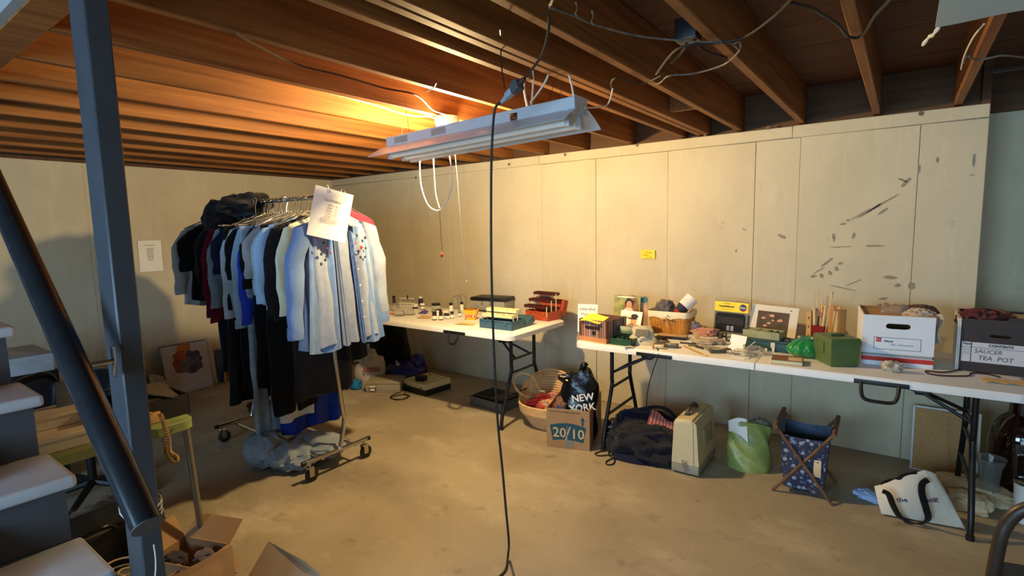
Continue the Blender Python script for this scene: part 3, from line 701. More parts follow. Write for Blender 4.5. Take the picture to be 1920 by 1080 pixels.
# front chambray shirt, open over its lining, embroidered yoke
CH = fab('chambray', '5f7cb2', '6f8cbe', scale=18); CHL = fab('chambray_light', '8592ac', '929eb6')
fs = thing('chambray_shirt', 'blue chambray shirt with embroidered yoke at the front of the rack', 'shirt', (-2.765, BY+.045, BZ), .05)
zs = [-.115, -.135, -.165, -.23, -.30]+[-.30-.58*i/8 for i in range(1, 9)]
ws = [.05, .10, .225, .245, .25]+[.25+.05*i/8 for i in range(1, 9)]
th = [.012, .018, .024, .03, .034]+[.034+.022*i/8 for i in range(1, 9)]
m = MB(); m.loft(body_rings(zs, ws, th, 3.3, nu=72, fold=.016)); m.build('body', CHL, fs)
def panel(y0t, y1t, y0b, y1b, seed, zt=-.15, zb=-.90, amp=.012, xo=.045, nm='front_panel', m_=CH):
    m = MB()
    def f(u, v):
        y = (y0t+(y1t-y0t)*u)*(1-v)+(y0b+(y1b-y0b)*u)*v; z = zt+(zb-zt)*v-.02*math.sin(u*PI)*v
        q = min(1, v*3)
        return (xo*(.6+.5*v)+amp*q*math.sin(u*9+seed+v)+.004*math.sin(u*23+seed*2), y, z - (abs(y)*.22 if v < .05 else abs(y)*.22*(1-v)))
    m.sheet(f, 26, 22, .002); return m.build(nm, m_, fs)
panel(-.215, -.05, -.285, -.02, 0.4); panel(.06, .225, .12, .30, 2.2)
panel(-.055, -.03, -.05, .02, 1.1, zb=-.885, xo=.056, amp=.004, nm='button_placket', m_=CHL); panel(.05, .075, .09, .135, .3, zb=-.89, xo=.056, amp=.004, nm='button_placket')
for sg in (-1, 1):
    m = MB(); rings = []
    for i in range(12):
        k = i/11; cy = sg*(.225+.07*min(1, k*3)+.03*k); cz = -.165-.62*k
        ry = .066*(1-.28*k); rx = .034*(1-.2*k)
        rings.append([(rx*math.sin(a)+.006*math.sin(5*k*PI+sg)+.01, cy+ry*math.cos(a)+.005*math.sin(i*1.9+sg), cz+.02*math.cos(a)*(-sg if i < 2 else 0)) for a in [2*PI*q/18 for q in range(18)]])
    m.loft(rings); so = m.build('sleeve', CHL if sg > 0 else CH, fs)
    c = Vector((.01, sg*.325, -.79)); m = MB(); m.loft([[(c.x+.03*math.sin(a)*s_, c.y+.052*math.cos(a)*s_, c.z+z) for a in [2*PI*q/18 for q in range(18)]] for z, s_ in ((.05, 1.0), (.0, 1.06), (-.02, 1.02))]); m.build('cuff', CH, so)
m = MB()
for sg in (-1, 1):
    m.sheet(lambda u, v, sg=sg: (.03+.03*v+.01*math.sin(u*3), sg*(.03+.07*u+.02*v), -.10-.035*u-.075*v*(1-.3*u)), 8, 6, .003)
m.build('collar', CHL, fs)
BTN = mat('shirt_button', 'd8d6d0', .3)
for i in range(6):
    m = MB(); m.M = Tr(.068+.02*(i/6), .074+.006*i, -.24-.10*i) @ Ry(PI/2); m.lathe([(.002, 0), (.006, 0), (.006, .002), (.002, .0025)], 10); m.build('button', BTN, fs)
RED = mat('embroidery_red', 'a82c2c', .8); DKB = mat('embroidery_navy', '22283e', .8); PNK = mat('embroidery_pink', 'b8647c', .8)
def bloom(y, z, r, m_, x=.062):
    m = MB(); n = 20; pts = []
    for k in range(n):
        a = 2*PI*k/n; q = r*(1+.28*math.cos(5*a)); pts.append((x, y+q*math.cos(a), z+q*math.sin(a)))
    m.loft([pts, [(p[0]+.003, y+(p[1]-y)*.8, z+(p[2]-z)*.8) for p in pts]]); m.build('embroidered_flower', m_, fs)
for y, z, r, m_ in ((-.19, -.235, .014, RED), (-.185, -.30, .011, DKB), (-.165, -.335, .012, DKB), (-.145, -.27, .010, DKB), (-.125, -.235, .008, RED), (-.12, -.30, .009, PNK), (-.14, -.37, .012, DKB), (-.10, -.33, .009, RED),
                    (.10, -.235, .010, DKB), (.13, -.31, .016, RED), (.165, -.25, .013, DKB), (.12, -.37, .011, DKB), (.165, -.315, .010, DKB), (.155, -.37, .010, DKB), (.09, -.28, .012, PNK)):
    bloom(y, z, r*.78, m_)
hm = hook_mesh(fs, WHITE, .004)
# price sign clipped to the front hanger
sg_ = thing('clothing_price_sign', 'white clothing price sign hung on the front of the rack', 'sign', atX(620, 402, -2.66), (0, .09, PI/2))
sg_.rotation_euler = (0, 0, PI/2-.25)
m = MB(); m.sheet(lambda u, v: ((u-.5)*.225, .004*math.sin(u*4)*(1-v)+.014*((u-.5)**2)*(1-v), (v-.5)*.285), 10, 10, .0006); pg = m.build('sheet', PAPER, sg_)
pg.rotation_euler = (0, .24, 0)
for s_, sz, z, x in (('CLOTHING', .020, .075, 0), ('SHIRTS - $3', .0125, .05, .004), ('PANTS - $3', .0125, .033, .004), ("CHILD'S - $5", .0125, .016, .002), ('COATS - $10', .0125, -.001, .002), ('JACKETS - $5', .0125, -.018, .002), ('BALLROOM DRESSES -', .0115, -.035, 0), ('PRICED SEPARATELY', .0115, -.049, 0)):
    text(s_, sz, pg, (x, -.0035, z), FRONT, mat('grey_print', '5a544c', .8))
m = MB(); m.tube([(0, .0, .13), (.0, .012, .155), (0, .02, .165), (0, .03, .15)], .004, 8); m.box(-.012, .012, -.003, .012, .122, .145, bev=.003); m.build('clip', WHITE, sg_)
# crumpled cloth lying on the bottom rails
cc = thing('crumpled_cloth', 'crumpled grey-blue sheet lying over the bottom rails of the rack', 'cloth', (-3.16, BY-.03, .10))
m = MB(); m.lump((-.10, -.20, -.0), (.13, .10, .10), seed=3, amp=.24, freq=1.5, ridge=True, nu=48, nv=22, floor=-.099); m.lump((.06, -.10, -.03), (.16, .13, .07), seed=8, amp=.26, freq=1.6, ridge=True, nu=48, nv=22, floor=-.099); m.lump((.10, .04, .0), (.19, .12, .05), seed=6, amp=.26, freq=1.7, ridge=True, nu=48, nv=22, floor=-.09)
m.build('cloth', fab('grey_blue_sheet', '8a96a0', '77828c'), cc)
# ------------------------------------------------------------------ small goods: helpers
CAMP = Vector((0, 0, CAM_H))
def pxm(p): return (Vector(p)-CAMP).dot(FW)/FPX          # metres per photo pixel at a point
def base(p1, p2, z):
    A, B = at(*p1, z), at(*p2, z); d = B-A
    return (A+B)/2, math.atan2(d.y, d.x), d.length
GLASS = mat('clear_glass', 'eef2ee', .05, var=.01, trans=.95, ior=1.45)
FILM = mat('clear_film', 'f2f0ea', .12, var=.02, trans=.9, ior=1.1, bump=.3, bscale=40)
WCAP = mat('white_cap', 'e9e6de', .4); BCAP = mat('black_cap', '161514', .4)
LBLW = mat('white_label', 'e4dfd2', .8); AMBER = mat('dark_bottle', '2c1a1e', .2); PURP = mat('purple_bottle', '2e2140', .3)
def bottle(label, p, r, h, body, cap, lbl=None, neck=.55, caph=.2, name='bottle', cat='bottle', z=TBH, grp=None):
    t = thing(name, label, cat, (p.x, p.y, z), random.uniform(0, 6), grp)
    hb = h*(1-caph)
    m = MB(); m.lathe([(r*.85, 0), (r, h*.03), (r, hb*.80), (r*.9, hb*.88), (r*neck, hb*.95), (r*neck, hb)], 18); m.build('body', body, t)
    m = MB(); m.lathe([(r*neck*1.18, hb-.001), (r*neck*1.25, hb+.002), (r*neck*1.25, h-.002), (r*neck*1.1, h)], 16); m.build('cap', cap, t)
    if lbl:
        m = MB(); m.lathe([(r+.0006, hb*.18), (r+.0006, hb*.72)], 18, cap=False); m.build('label', lbl, t)
    return t
def softbag(name, label, cat, p, size, m_, seed, amp=.28, freq=2.6, p_=.8, rot=0, ridge=False, z=0, nu=32, nv=18, part='cloth', up=0):
    t = thing(name, label, cat, (p.x, p.y, z), rot)
    m = MB(); m.lump((0, 0, size[2]*.8+up), size, seed, amp, freq, p_, nu, nv, floor=.001, ridge=ridge); m.build(part, m_, t); return t

# ------------------------------------------------------------------ left table: jars, bottles, vials
A = lambda x, y: at(x, y, TBH)
bottle('tall narrow black bottle at the far left of the left table', A(739, 568), .016, .075, BCAP, BCAP, mat('label_dark', '3a3a3a', .7), .8)
vr = thing('vial_rack', 'white rack of clear stoppered vials near the wall end of the left table', 'rack', A(763, 574), .28)
m = MB(); m.box(-.085, .085, -.018, .018, 0, .036, bev=.003); m.build('stand', LBLW, vr)
for k in range(8):
    x = -.075+.0214*k
    m = MB(); m.lathe([(.006, .02), (.0085, .024), (.0085, .062), (.005, .068), (.005, .074)], 10, (x, 0, 0)); v = m.build('vial', GLASS, vr)
    m = MB(); m.lathe([(.0055, .073), (.007, .076), (.006, .084)], 8, (x, 0, 0)); m.build('stopper', BCAP if k == 4 else WCAP, v)
    m = MB(); m.box(x-.004, x+.004, -.0186, -.018, .008, .03); m.build('print_mark', INK, vr)
m = MB(); m.lathe([(.004, .08), (.006, .09), (.006, .105), (.003, .112)], 8, (.011, 0, 0)); m.build('dropper_bulb', BCAP, vr)
bottle('dark purple bottle with a white cap at the back of the left table', A(789, 572), .024, .088, PURP, WCAP, None, .6)
bottle('squat dark jar with a white lid in front of the purple bottle', A(792, 580), .022, .058, AMBER, WCAP, LBLW, .85, .3, 'jar', 'jar')
bottle('white jar with a dark band beside the purple packet', A(779, 580), .024, .052, WCAP, WCAP, mat('dark_band', '2b2622', .7), .95, .3, 'jar', 'jar')
t = thing('packet', 'purple folded packet lying left of the kraft envelope', 'packet', A(794, 588), .2); m = MB(); m.sheet(lambda u, v: ((u-.5)*.08, (v-.5)*.05, .006+.016*math.sin(u*3)*v+.01*v), 8, 6, .004); m.build('wrapper', mat('purple_packet', '5a4a86', .5), t)
t = thing('orange_lighter', 'small bright orange plastic tool at the left edge of the table', 'tool', A(731, 590), .3); m = MB(); m.lathe([(.004, -.03), (.009, -.026), (.01, .0), (.007, .012), (.008, .03), (.003, .034)], 10); o = m.build('handle', mat('orange_plastic', 'e8602a', .4), t); o.rotation_euler = (0, PI/2, .2); o.location = (0, 0, .011)
for x, y, s_, lb in ((748, 592, (.06, .035, .028), 'crumpled clear plastic bag nearest the front left edge of the left table'), (766, 590, (.065, .035, .022), 'clear plastic bag of small findings in front of the vial rack'), (740, 583, (.05, .03, .03), 'clear plastic bag beside the tall black bottle'), (857, 579, (.05, .035, .07), 'rounded clear plastic bag behind the small bottles'), (866, 578, (.045, .03, .075), 'crinkled clear bag beside the white and blue box')):
    softbag('plastic_bag', lb, 'bag', A(x, y), s_, FILM, x, .3, 3, z=TBH, part='film')
for k in range(5):
    p = A(752+5*k, 592-k*.5); t = thing('trinket', 'small dark bead among the clear bags on the left table', 'bead', (p.x, p.y-.045, TBH+.006), 0, 'beads by the clear bags'); m = MB(); m.lump((0, 0, 0), (.005, .005, .005), k, nu=10, nv=6); m.build('bead', INK, t)
t = thing('kraft_envelope', 'brown kraft envelope folded on the left table', 'envelope', A(796, 596), .35); m = MB(); m.sheet(lambda u, v: ((u-.5)*.11, (v-.5)*.075, .004+.012*abs(math.sin(u*4))*v), 8, 6, .003); m.build('paper', mat('kraft_paper', 'c39a66', .85), t)
t = thing('glass_jar', 'wide clear jar with a black lid at the back of the left table', 'jar', A(818, 586)); m = MB(); m.lathe([(.034, 0), (.038, .005), (.038, .062), (.034, .07)], 20); m.build('jar_glass', GLASS, t); m = MB(); m.lathe([(.039, .066), (.041, .069), (.041, .083), (.038, .086)], 20); m.build('lid', BCAP, t)
t = thing('lid', 'flat white lid lying among the small bottles', 'lid', A(835, 586)); m = MB(); m.lathe([(.028, 0), (.03, .003), (.03, .02), (.026, .023)], 20); m.build('disc', WCAP, t)
t = thing('low_jar', 'low jar with a black cap behind the small labelled bottles', 'jar', A(823, 590)); m = MB(); m.lathe([(.024, 0), (.026, .003), (.026, .03)], 18); m.build('glass', GLASS, t); m = MB(); m.lathe([(.027, .028), (.028, .03), (.028, .046), (.025, .048)], 18); m.build('cap', BCAP, t)
for x, y, r, h, body, cap, lbl, lb in ((815, 600, .021, .07, AMBER, BCAP, LBLW, 'dark bottle with white label, leftmost of the small front bottles'), (827, 600, .018, .068, AMBER, BCAP, LBLW, 'slim dark labelled bottle, second of the small front bottles'), (821, 594, .014, .055, WCAP, WCAP, None, 'plain white stick bottle between the two dark front bottles'),
                             (835, 597, .014, .045, AMBER, BCAP, LBLW, 'tiny dark bottle, third of the small front bottles'), (840, 598, .016, .048, GLASS, BCAP, LBLW, 'small clear labelled bottle, fourth of the small front bottles'), (848, 597, .017, .06, GLASS, BCAP, LBLW, 'clear bottle with black cap nearest the orange snack tray'),
                             (846, 585, .018, .085, WCAP, BCAP, None, 'tall white dropper bottle with black cap behind the front bottles'), (866, 583, .017, .085, WCAP, BCAP, None, 'white dropper bottle with black cap beside the snack tray'), (862, 594, .015, .06, GLASS, mat('green_cap', '6f8f62', .5), LBLW, 'small bottle with green cap left of the snack tray')):
    bottle(lb, A(x, y), r, h, body, cap, lbl, .7, .25)
# orange tray of dark goods
loc, rot, wd = base((869, 600), (895, 601), TBH)
t = thing('snack_tray', 'orange and red printed tray pack beside the blue craft box', 'tray', loc, rot+.1)
m = MB(); m.loft([[(-.035, 0, 0), (.035, 0, 0), (.035, .05, 0), (-.035, .05, 0)], [(-.055, -.008, .085), (.06, -.008, .085), (.06, .06, .085), (-.055, .06, .085)]]); m.build('carton', mat('orange_carton', 'f0a81e', .5, var=.05), t)
m = MB(); m.sheet(lambda u, v: (-.04+.083*u, -.0035-.002, .026+.018*v), 4, 2, .0008); m.build('red_band', mat('red_print', 'cf2a16', .5), t)
text('MILK CHOCOLATE', .0085, t, (-.006, -.0068, .039), FRONT, LBLW); text('RAISINS', .0085, t, (-.01, -.0068, .030), FRONT, LBLW)
text('40', .017, t, (.027, -.0068, .034), FRONT, LBLW, bold=.001)
m = MB(); m.lump((0, .026, .088), (.052, .03, .014), 4, .35, 6, nu=32, nv=12); m.build('contents', mat('dark_goods', '3c2414', .5, hex2='c0802a', scale=60), t)
t = thing('yellow_paper', 'yellow paper lying before the orange tray on the left table', 'paper', A(872, 608), .2); m = MB(); m.sheet(lambda u, v: ((u-.5)*.16, (v-.5)*.07, .003+.006*math.sin(u*3)), 8, 3, .001); m.build('sheet', mat('yellow_sheet', 'e8c46a', .8), t)
# white and blue gift box at back
loc, rot, wd = base((873, 566), (888, 567), TBH)
t = thing('small_box', 'white box with blue side near the wall behind the grey case', 'box', loc, rot)
m = MB(); m.box(-.045, .045, 0, .09, 0, .115, bev=.002); m.build('carton', PAPER, t); m = MB(); m.box(.045, .0465, .001, .089, .001, .114); m.build('blue_side', mat('blue_print', '26307e', .5), t)
m = MB(); m.prism([(0, .065), (.010, .078), (.006, .084), (0, .08), (-.006, .084), (-.010, .078)], -.001, 0); m.build('heart_print', INK, t)
m = MB(); m.tube(smoothpath([(-.02, .03, .118), (.0, .04, .13), (.02, .05, .12), (.03, .06, .128)], 4), .006, 8); m.build('metal_pieces', CHROME, t)
# grey case with black lid
loc, rot, wd = base((882, 580), (945, 584), TBH)
t = thing('grey_case', 'grey plastic case with black lid at the back of the left table', 'case', loc, rot)
G_ = mat('grey_case_plastic', '9a988e', .55)
m = MB(); m.box(-wd/2, wd/2, 0, .2, .0, .085, bev=.006); m.build('case_body', G_, t)
m = MB(); m.box(-wd/2-.005, wd/2+.01, -.004, .21, .088, .118, bev=.006, taper=(.95, .92)); m.build('lid', BLACKPL, t)
for x in (-.05, .04):
    m = MB(); m.box(x-.012, x+.012, -.006, 0, .05, .085, bev=.002); m.build('latch', mat('grey_latch', '7c7a72', .5), t)
# open-tray craft boxes
def tackle(label, p1, p2, depth, h, cb, ct, trays, lid_open, grp=None):
    loc, rot, wd = base(p1, p2, TBH)
    t = thing('craft_box', label, 'box', loc, rot)
    m = MB(); hw = wd/2
    m.box(-hw, hw, 0, depth, 0, .004)
    for (x0, x1, y0, y1) in ((-hw, hw, 0, .005), (-hw, hw, depth-.005, depth), (-hw, -hw+.005, 0, depth), (hw-.005, hw, 0, depth)):
        m.box(x0, x1, y0, y1, 0, h, bev=.0022, seg=1)
    m.build('box_body', cb, t)
    m = MB(); m.tube([(-hw+.01, -.002, h-.006), (hw-.01, -.002, h-.006)], .004, 6); m.build('rim', cb, t)
    for sx in (-.3, .3):
        m = MB(); m.box(sx*wd-.012, sx*wd+.012, -.006, 0, h*.55, h*.95, bev=.002); m.build('latch', cb, t)
    for (y0, y1, z0, th_) in trays:
        tr = MB(); tr.box(-hw+.012, hw-.012, y0, y1, z0, z0+.003)
        for (x0, x1, a, b) in ((-hw+.012, hw-.012, y0, y0+.003), (-hw+.012, hw-.012, y1-.003, y1), (-hw+.012, -hw+.015, y0, y1), (hw-.015, hw-.012, y0, y1)): tr.box(x0, x1, a, b, z0, z0+th_)
        for k in range(1, 5): tr.box(-hw+.012+(wd-.024)*k/5-.001, -hw+.012+(wd-.024)*k/5+.001, y0, y1, z0, z0+th_*.9)
        tr.build('tray', ct, t)
    for sx in (-1, 1):
        m = MB()
        for (y0, y1, z0, th_) in trays: m.box(sx*(hw-.010)-.0015, sx*(hw-.010)+.0015, y0+.01, y0+.018, h*.5, z0+th_*.8)
        m.build('tray_arm', lid_open[2], t)
    # lid folded back
    y0, tilt = depth+.004, lid_open[0]; m = MB(); m.M = Tr(0, y0, lid_open[1]) @ Rx(tilt)
    m.box(-hw, hw, 0, .005, 0, .13, bev=.002, seg=1)
    for (x0, x1) in ((-hw, -hw+.005), (hw-.005, hw)): m.box(x0, x1, 0, .05, 0, .13)
    m.box(-hw, hw, 0, .05, .125, .13)
    m.build('lid', cb, t)
    return t
CREAM = mat('cream_plastic', 'e2d6a4', .5); BLUEB = mat('teal_blue_plastic', '33576a', .45); RUST = mat('rust_plastic', 'a8482a', .45); MAROON = mat('maroon_plastic', '46181a', .4)
tackle('teal blue craft box opened to show cream trays on the left table', (899, 614), (960, 621), .17, .068, BLUEB, CREAM, [(.02, .085, .085, .024), (.075, .14, .118, .026)], (-1.15, .02, CREAM))
tackle('rust red craft box with raised maroon trays at the table corner', (984, 597), (1028, 603), .17, .072, RUST, MAROON, [(-.02, .045, .10, .022), (.04, .105, .145, .022), (.10, .165, .195, .022)], (-.35, .03, CREAM))
t = softbag('sack', 'dull mauve cloth sack slumped in the rust red craft box', 'sack', A(1022, 590), (.085, .04, .055), fab('mauve', '6a5354', '7c6564'), 7, z=TBH+.075)
# ------------------------------------------------------------------ right table goods, from left to right
loc, rot, wd = base((1082, 622), (1121, 624), TBH)
t = thing('hand_lettered_sign', 'white hand lettered card leaning at the left end of the right table', 'sign', loc, (-.10, 0, rot))
m = MB(); m.box(-.072, .072, 0, .003, 0, .2, bev=.0008, seg=1); m.build('card', PAPER, t)
for s_, z in (('Odds+End', .165), ('Projects', .128), ('$ 1', .085)): text(s_, .027, t, (-.006, -.0006, z), FRONT, mat('pen_ink', '4e4650', .8), shear=.25)
# striped storage box, open
STR = mat('striped_card', '6b4a48', .7)
loc, rot, wd = base((1086, 637), (1137, 645), TBH)
t = thing('striped_box', 'open brown striped storage box with metal label frame at table end', 'box', loc, rot)
hw = wd/2; dp, hh = .24, .145
m = MB(); m.box(-hw, hw, 0, dp, 0, .003)
for (x0, x1, y0, y1) in ((-hw, hw, 0, .003), (-hw, hw, dp-.003, dp), (-hw, -hw+.003, 0, dp), (hw-.003, hw, 0, dp)): m.box(x0, x1, y0, y1, 0, hh)
m.build('carton', STR, t, smooth=False)
STC = [mat('stripe_%s' % n, c, .7) for n, c in (('mauve', '8d6c70'), ('tan', 'b08a66'), ('plum', '4a3036'), ('dusty', 'a48b88'), ('rust', '8a5638'))]
rr_ = random.Random(5)
for face in ('front', 'side'):
    x = .004; lim = wd if face == 'front' else dp
    while x < lim-.012:
        w_ = rr_.uniform(.004, .016); m = MB()
        if face == 'front': m.box(-hw+x, -hw+min(x+w_, lim-.002), -.0008, 0, .03, hh-.001)
        else: m.box(hw, hw+.0008, x, min(x+w_, lim-.002), .03, hh-.001)
        m.build('stripe', rr_.choice(STC), t, smooth=False); x += w_+rr_.uniform(.002, .010)
m = MB()
for (x0, x1, y0, y1) in ((-hw-.004, hw+.004, -.004, -.001), (-hw-.004, hw+.004, dp+.001, dp+.004), (-hw-.004, -hw-.001, -.004, dp+.004), (hw+.001, hw+.004, -.004, dp+.004)): m.box(x0, x1, y0, y1, 0, .032)
m.build('lid_rim', mat('box_rim', 'a4673f', .7, hex2='c78e5d', scale=40, stretch=(6, 6, .2)), t, smooth=False)
m = MB(); m.box(-.055, .055, -.006, -.001, .085, .105, bev=.002); 
for x in (-.05, .05): m.lathe([(.005, 0), (.005, .004)], 8, (x, -.007, .095))
m.build('strap', mat('dark_leather', '2c1a18', .5), t)
m = MB(); m.box(.0, .026, -.004, -.001, .045, .075, bev=.001); m.build('label_frame', CHROME, t)
t2 = thing('yellow_card', 'yellow card sticking out over the front of the striped box', 'card', loc+Vector((0, 0, .12)), (0, 0, rot))
m = MB(); m.sheet(lambda u, v: (-hw*.85+hw*1.5*u, .09-.11*v, .045-.03*v+.006*math.sin(u*5)), 8, 6, .001); m.build('sheet', YEL, t2)
# magazines leaning against the wall
def leaning(name, label, cat, p1, p2, h, tilt, cover, th=.006, depth_off=0):
    loc, rot, wd = base(p1, p2, TBH)
    t = thing(name, label, cat, loc, (tilt, 0, rot)); m = MB(); m.box(-wd/2, wd/2, 0, th, 0, h, bev=.0008, seg=1); m.build('pages', cover, t, smooth=False); return t, wd
def blob(t, name, m_, cx, cz, rx, rz, y=-.0012, n=20, wob=0, seed=0):
    m = MB(); pts = []
    for k in range(n):
        a = 2*PI*k/n; q = 1+wob*noise.noise(Vector((math.cos(a)*1.5, math.sin(a)*1.5, seed))); pts.append((cx+rx*q*math.cos(a), cz+rz*q*math.sin(a)))
    m.prism(pts, y, y+.0008); return m.build(name, m_, t, smooth=False)
SKIN = mat('print_skin', 'd79a72', .6); HAIR = mat('print_hair', '241813', .6); GRN = mat('print_green', '6d7a3a', .6, hex2='b0a86a', scale=25); TEAL = mat('print_teal', '1f6a6c', .6)
t, wd = leaning('magazine', 'tall craft magazine with a teal corner standing behind the others', 'magazine', (1182, 616), (1213, 618), .245, -.12, mat('mag_back', 'c9a17c', .5, hex2='8e6a50', scale=12))
blob(t, 'cover_patch', TEAL, wd*.28, .215, wd*.2, .024)
t, wd = leaning('magazine', 'magazine with a dark haired woman on a garden cover', 'magazine', (1151, 614), (1200, 618), .245, -.12, GRN, depth_off=.01)
t.location.y -= .012
blob(t, 'cover_print', mat('print_brown', '6b3d22', .6, hex2='9c7048', scale=14), .035, .12, wd*.32, .115, wob=.2); blob(t, 'cover_print', HAIR, .018, .19, .035, .032, -.002, wob=.3, seed=2)
blob(t, 'cover_print', SKIN, .016, .178, .021, .026, -.003); blob(t, 'cover_print', mat('print_blouse', 'd8cfc0', .6), .012, .11, .05, .045, -.002, wob=.3)
for x in (.008, .024): blob(t, 'cover_print', HAIR, x, .184, .004, .002, -.004, 8)
blob(t, 'cover_print', mat('print_lips', 'a8483c', .6), .016, .164, .006, .002, -.004, 8)
blob(t, 'title_band', mat('print_title', 'ece2cc', .6), -.01, .232, wd*.36, .006, -.002, 12)
t, wd = leaning('magazine', 'white magazine showing a woman in a black hat, in front of the garden cover', 'magazine', (1158, 624), (1198, 630), .165, -.28, PAPER, .004)
blob(t, 'cover_print', SKIN, .026, .095, .024, .027, -.0012); blob(t, 'cover_print', HAIR, .03, .13, .028, .016, -.002); blob(t, 'cover_print', HAIR, .018, .112, .036, .005, -.0022); blob(t, 'cover_print', mat('print_mauve', '9a7a7a', .6), .012, .045, .045, .03, -.0012, wob=.3)
text('Scarves', .024, t, (-.022, -.0008, .118), FRONT, INK, shear=.2)
t = softbag('cloth_pouch', 'mauve grey folded cloth pouch before the magazines', 'pouch', A(1186, 622), (.06, .045, .032), fab('mauve_grey', '8a7470', '6e5a58'), 12, z=TBH, rot=.5, up=.02)
t = thing('grey_strap', 'tan grey folded strip of card under the cloth pouch', 'card', A(1190, 628), .5); m = MB(); m.sheet(lambda u, v: ((u-.5)*.12, (v-.5)*.03, .004+.02*u*u), 6, 2, .003); m.build('strip', mat('tan_grey', 'a08c74', .7), t)
# green sewing case, open
loc, rot, wd = base((1147, 646), (1181, 650), TBH)
t = thing('green_case', 'dark green hinged case lying open with black fittings', 'case', loc, rot)
GC = mat('bottle_green', '1f4630', .4)
hw = wd/2+.012
m = MB(); m.box(-hw, hw, 0, .12, 0, .004)
for (x0, x1, y0, y1) in ((-hw, hw, 0, .006), (-hw, hw, .114, .12), (-hw, -hw+.006, 0, .12), (hw-.006, hw, 0, .12)): m.box(x0, x1, y0, y1, 0, .042, bev=.002, seg=1)
m.build('tray', GC, t)
m = MB(); m.M = Tr(0, .122, .042) @ Rx(-.5); m.box(-hw, hw, -.03, 0, 0, .055, bev=.006); m.build('lid', GC, t)
m = MB(); m.box(-hw+.01, hw-.01, .01, .11, .006, .034, bev=.006); m.build('insert', BLACKPL, t)
for x, y, r in ((-.03, .03, .010), (-.012, .055, .011), (.025, .04, .008)):
    m = MB(); m.lathe([(r, .03), (r, .044), (r*.6, .046)], 12, (x, y, 0)); m.build('reel', GC, t)
# beige pouch with printed moon
t = thing('canvas_pouch', 'beige canvas pouch with a grey and cream printed curl, left of the wicker basket', 'pouch', A(1206, 645), .15)
BEIGE = fab('beige', 'b5a98c', 'c4b99c')
m = MB(); rings = []
for i in range(10):
    k = i/9; z = .112*k; w_ = .09*(1-.45*k*k)+.006*math.sin(k*9); d_ = .04*(1-.75*k)+.004; rings.append([(w_*math.copysign(abs(math.cos(a))**.8, math.cos(a))-.012*k, d_*math.sin(a)+.02*k, z+.006*math.sin(3*a)*k) for a in [2*PI*q/28 for q in range(28)]])
m.loft(rings); m.build('cloth', BEIGE, t)
GT = mat('pouch_grey', '6e6a5e', .8)
m = MB(); m.sheet(lambda u, v: (-.045+.085*u, -.038+.030*v+.012*(u-.5)**2, .055+.04*v), 10, 5, .001); m.build('grey_panel', GT, t)
m = MB(); pts = [(.01+.026*math.cos(a), -.0405, .03+.022*math.sin(a)) for a in [PI*.2+1.5*PI*i/14 for i in range(15)]]; m.tube(pts, [.001+.0045*math.sin(PI*i/14) for i in range(15)], 6); m.build('printed_curl', mat('curl_cream', 'ddd3b8', .8), t)
t = thing('canvas_flap', 'small pale cloth tab lying at the table edge under the pouch', 'cloth', A(1180, 652), .2); m = MB(); m.sheet(lambda u, v: ((u-.5)*.06, (v-.5)*.035, .003+.006*math.sin(u*3)), 6, 4, .002); m.build('tab', BEIGE, t)
# wicker basket with cream liner
loc, rot, wd = base((1222, 622), (1284, 628), TBH)
t = thing('wicker_basket', 'honey wicker basket with cream cloth liner and bow', 'basket', loc, rot)
W0, D0, W1, D1, HB = wd/2+.010, .085, wd/2+.022, .105, .15
def plan(k, off=0):
    hw, hd = W0+(W1-W0)*k+off, D0+(D1-D0)*k+off
    return [(x, y+D0+.002) for x, y in rrect(-hw, hw, -hd, hd, .03, 4)]
WICK = mat('wicker', 'b5762f', .55, hex2='d29a4c', scale=40)
def resamp(pl, n):
    P = [Vector((*p, 0)) for p in pl]; P.append(P[0]); L_ = [0]
    for a, b in zip(P, P[1:]): L_.append(L_[-1]+(b-a).length)
    out = []; j = 0
    for i in range(n):
        s_ = L_[-1]*i/n
        while L_[j+1] < s_: j += 1
        f_ = (s_-L_[j])/max(1e-9, L_[j+1]-L_[j]); out.append(P[j].lerp(P[j+1], f_))
    return out
NS = 44
for k in range(22):
    kk = k/21; pl = resamp(plan(kk), NS*2); pts = []
    for i, p in enumerate(pl):
        c = Vector((0, D0, 0)); d_ = (p-c).normalized(); s_ = .0028*(1 if ((i//2)+k) % 2 else -1); pts.append((p.x+d_.x*s_, p.y+d_.y*s_, .006+HB*.80*kk))
    m = MB(); m.tube(pts, .0032, 5, closed=True); m.build('weaver', WICK, t)
a0, a1 = resamp(plan(0), NS), resamp(plan(1), NS)
m = MB()
for i in range(NS): m.tube([(a0[i].x, a0[i].y, 0), (a1[i].x, a1[i].y, HB*.84)], .003, 5)
m.build('stakes', WICK, t, kind='stuff')
m = MB(); pl = plan(0); m.prismz(pl, .002, .008); m.build('base', WICK, t)
LIN = fab('liner', 'e6dab8', 'efe5c8', scale=15)
m = MB(); R0, R1 = resamp(plan(.8, .008), 60), resamp(plan(1, .010), 60)
m.loft([[(p.x, p.y, HB*.74+.004*math.sin(i*1.1)) for i, p in enumerate(R0)], [(p.x, p.y, HB*.9+.002*math.sin(i*.9)) for i, p in enumerate(R1)], [(p.x*.985, D0+(p.y-D0)*.985, HB+.006) for p in R1], [(p.x*.93, D0+(p.y-D0)*.9, HB-.02) for p in R1]], cap=False); m.build('liner', LIN, t)
m = MB()
yb = -.034
for sg in (-1, 1): m.tube(smoothpath([(0, yb, HB*.85), (sg*.02, yb-.006, HB*.80), (sg*.042, yb-.004, HB*.72), (sg*.02, yb-.004, HB*.74), (0, yb, HB*.80)], 5), .004, 6, flat=.5)
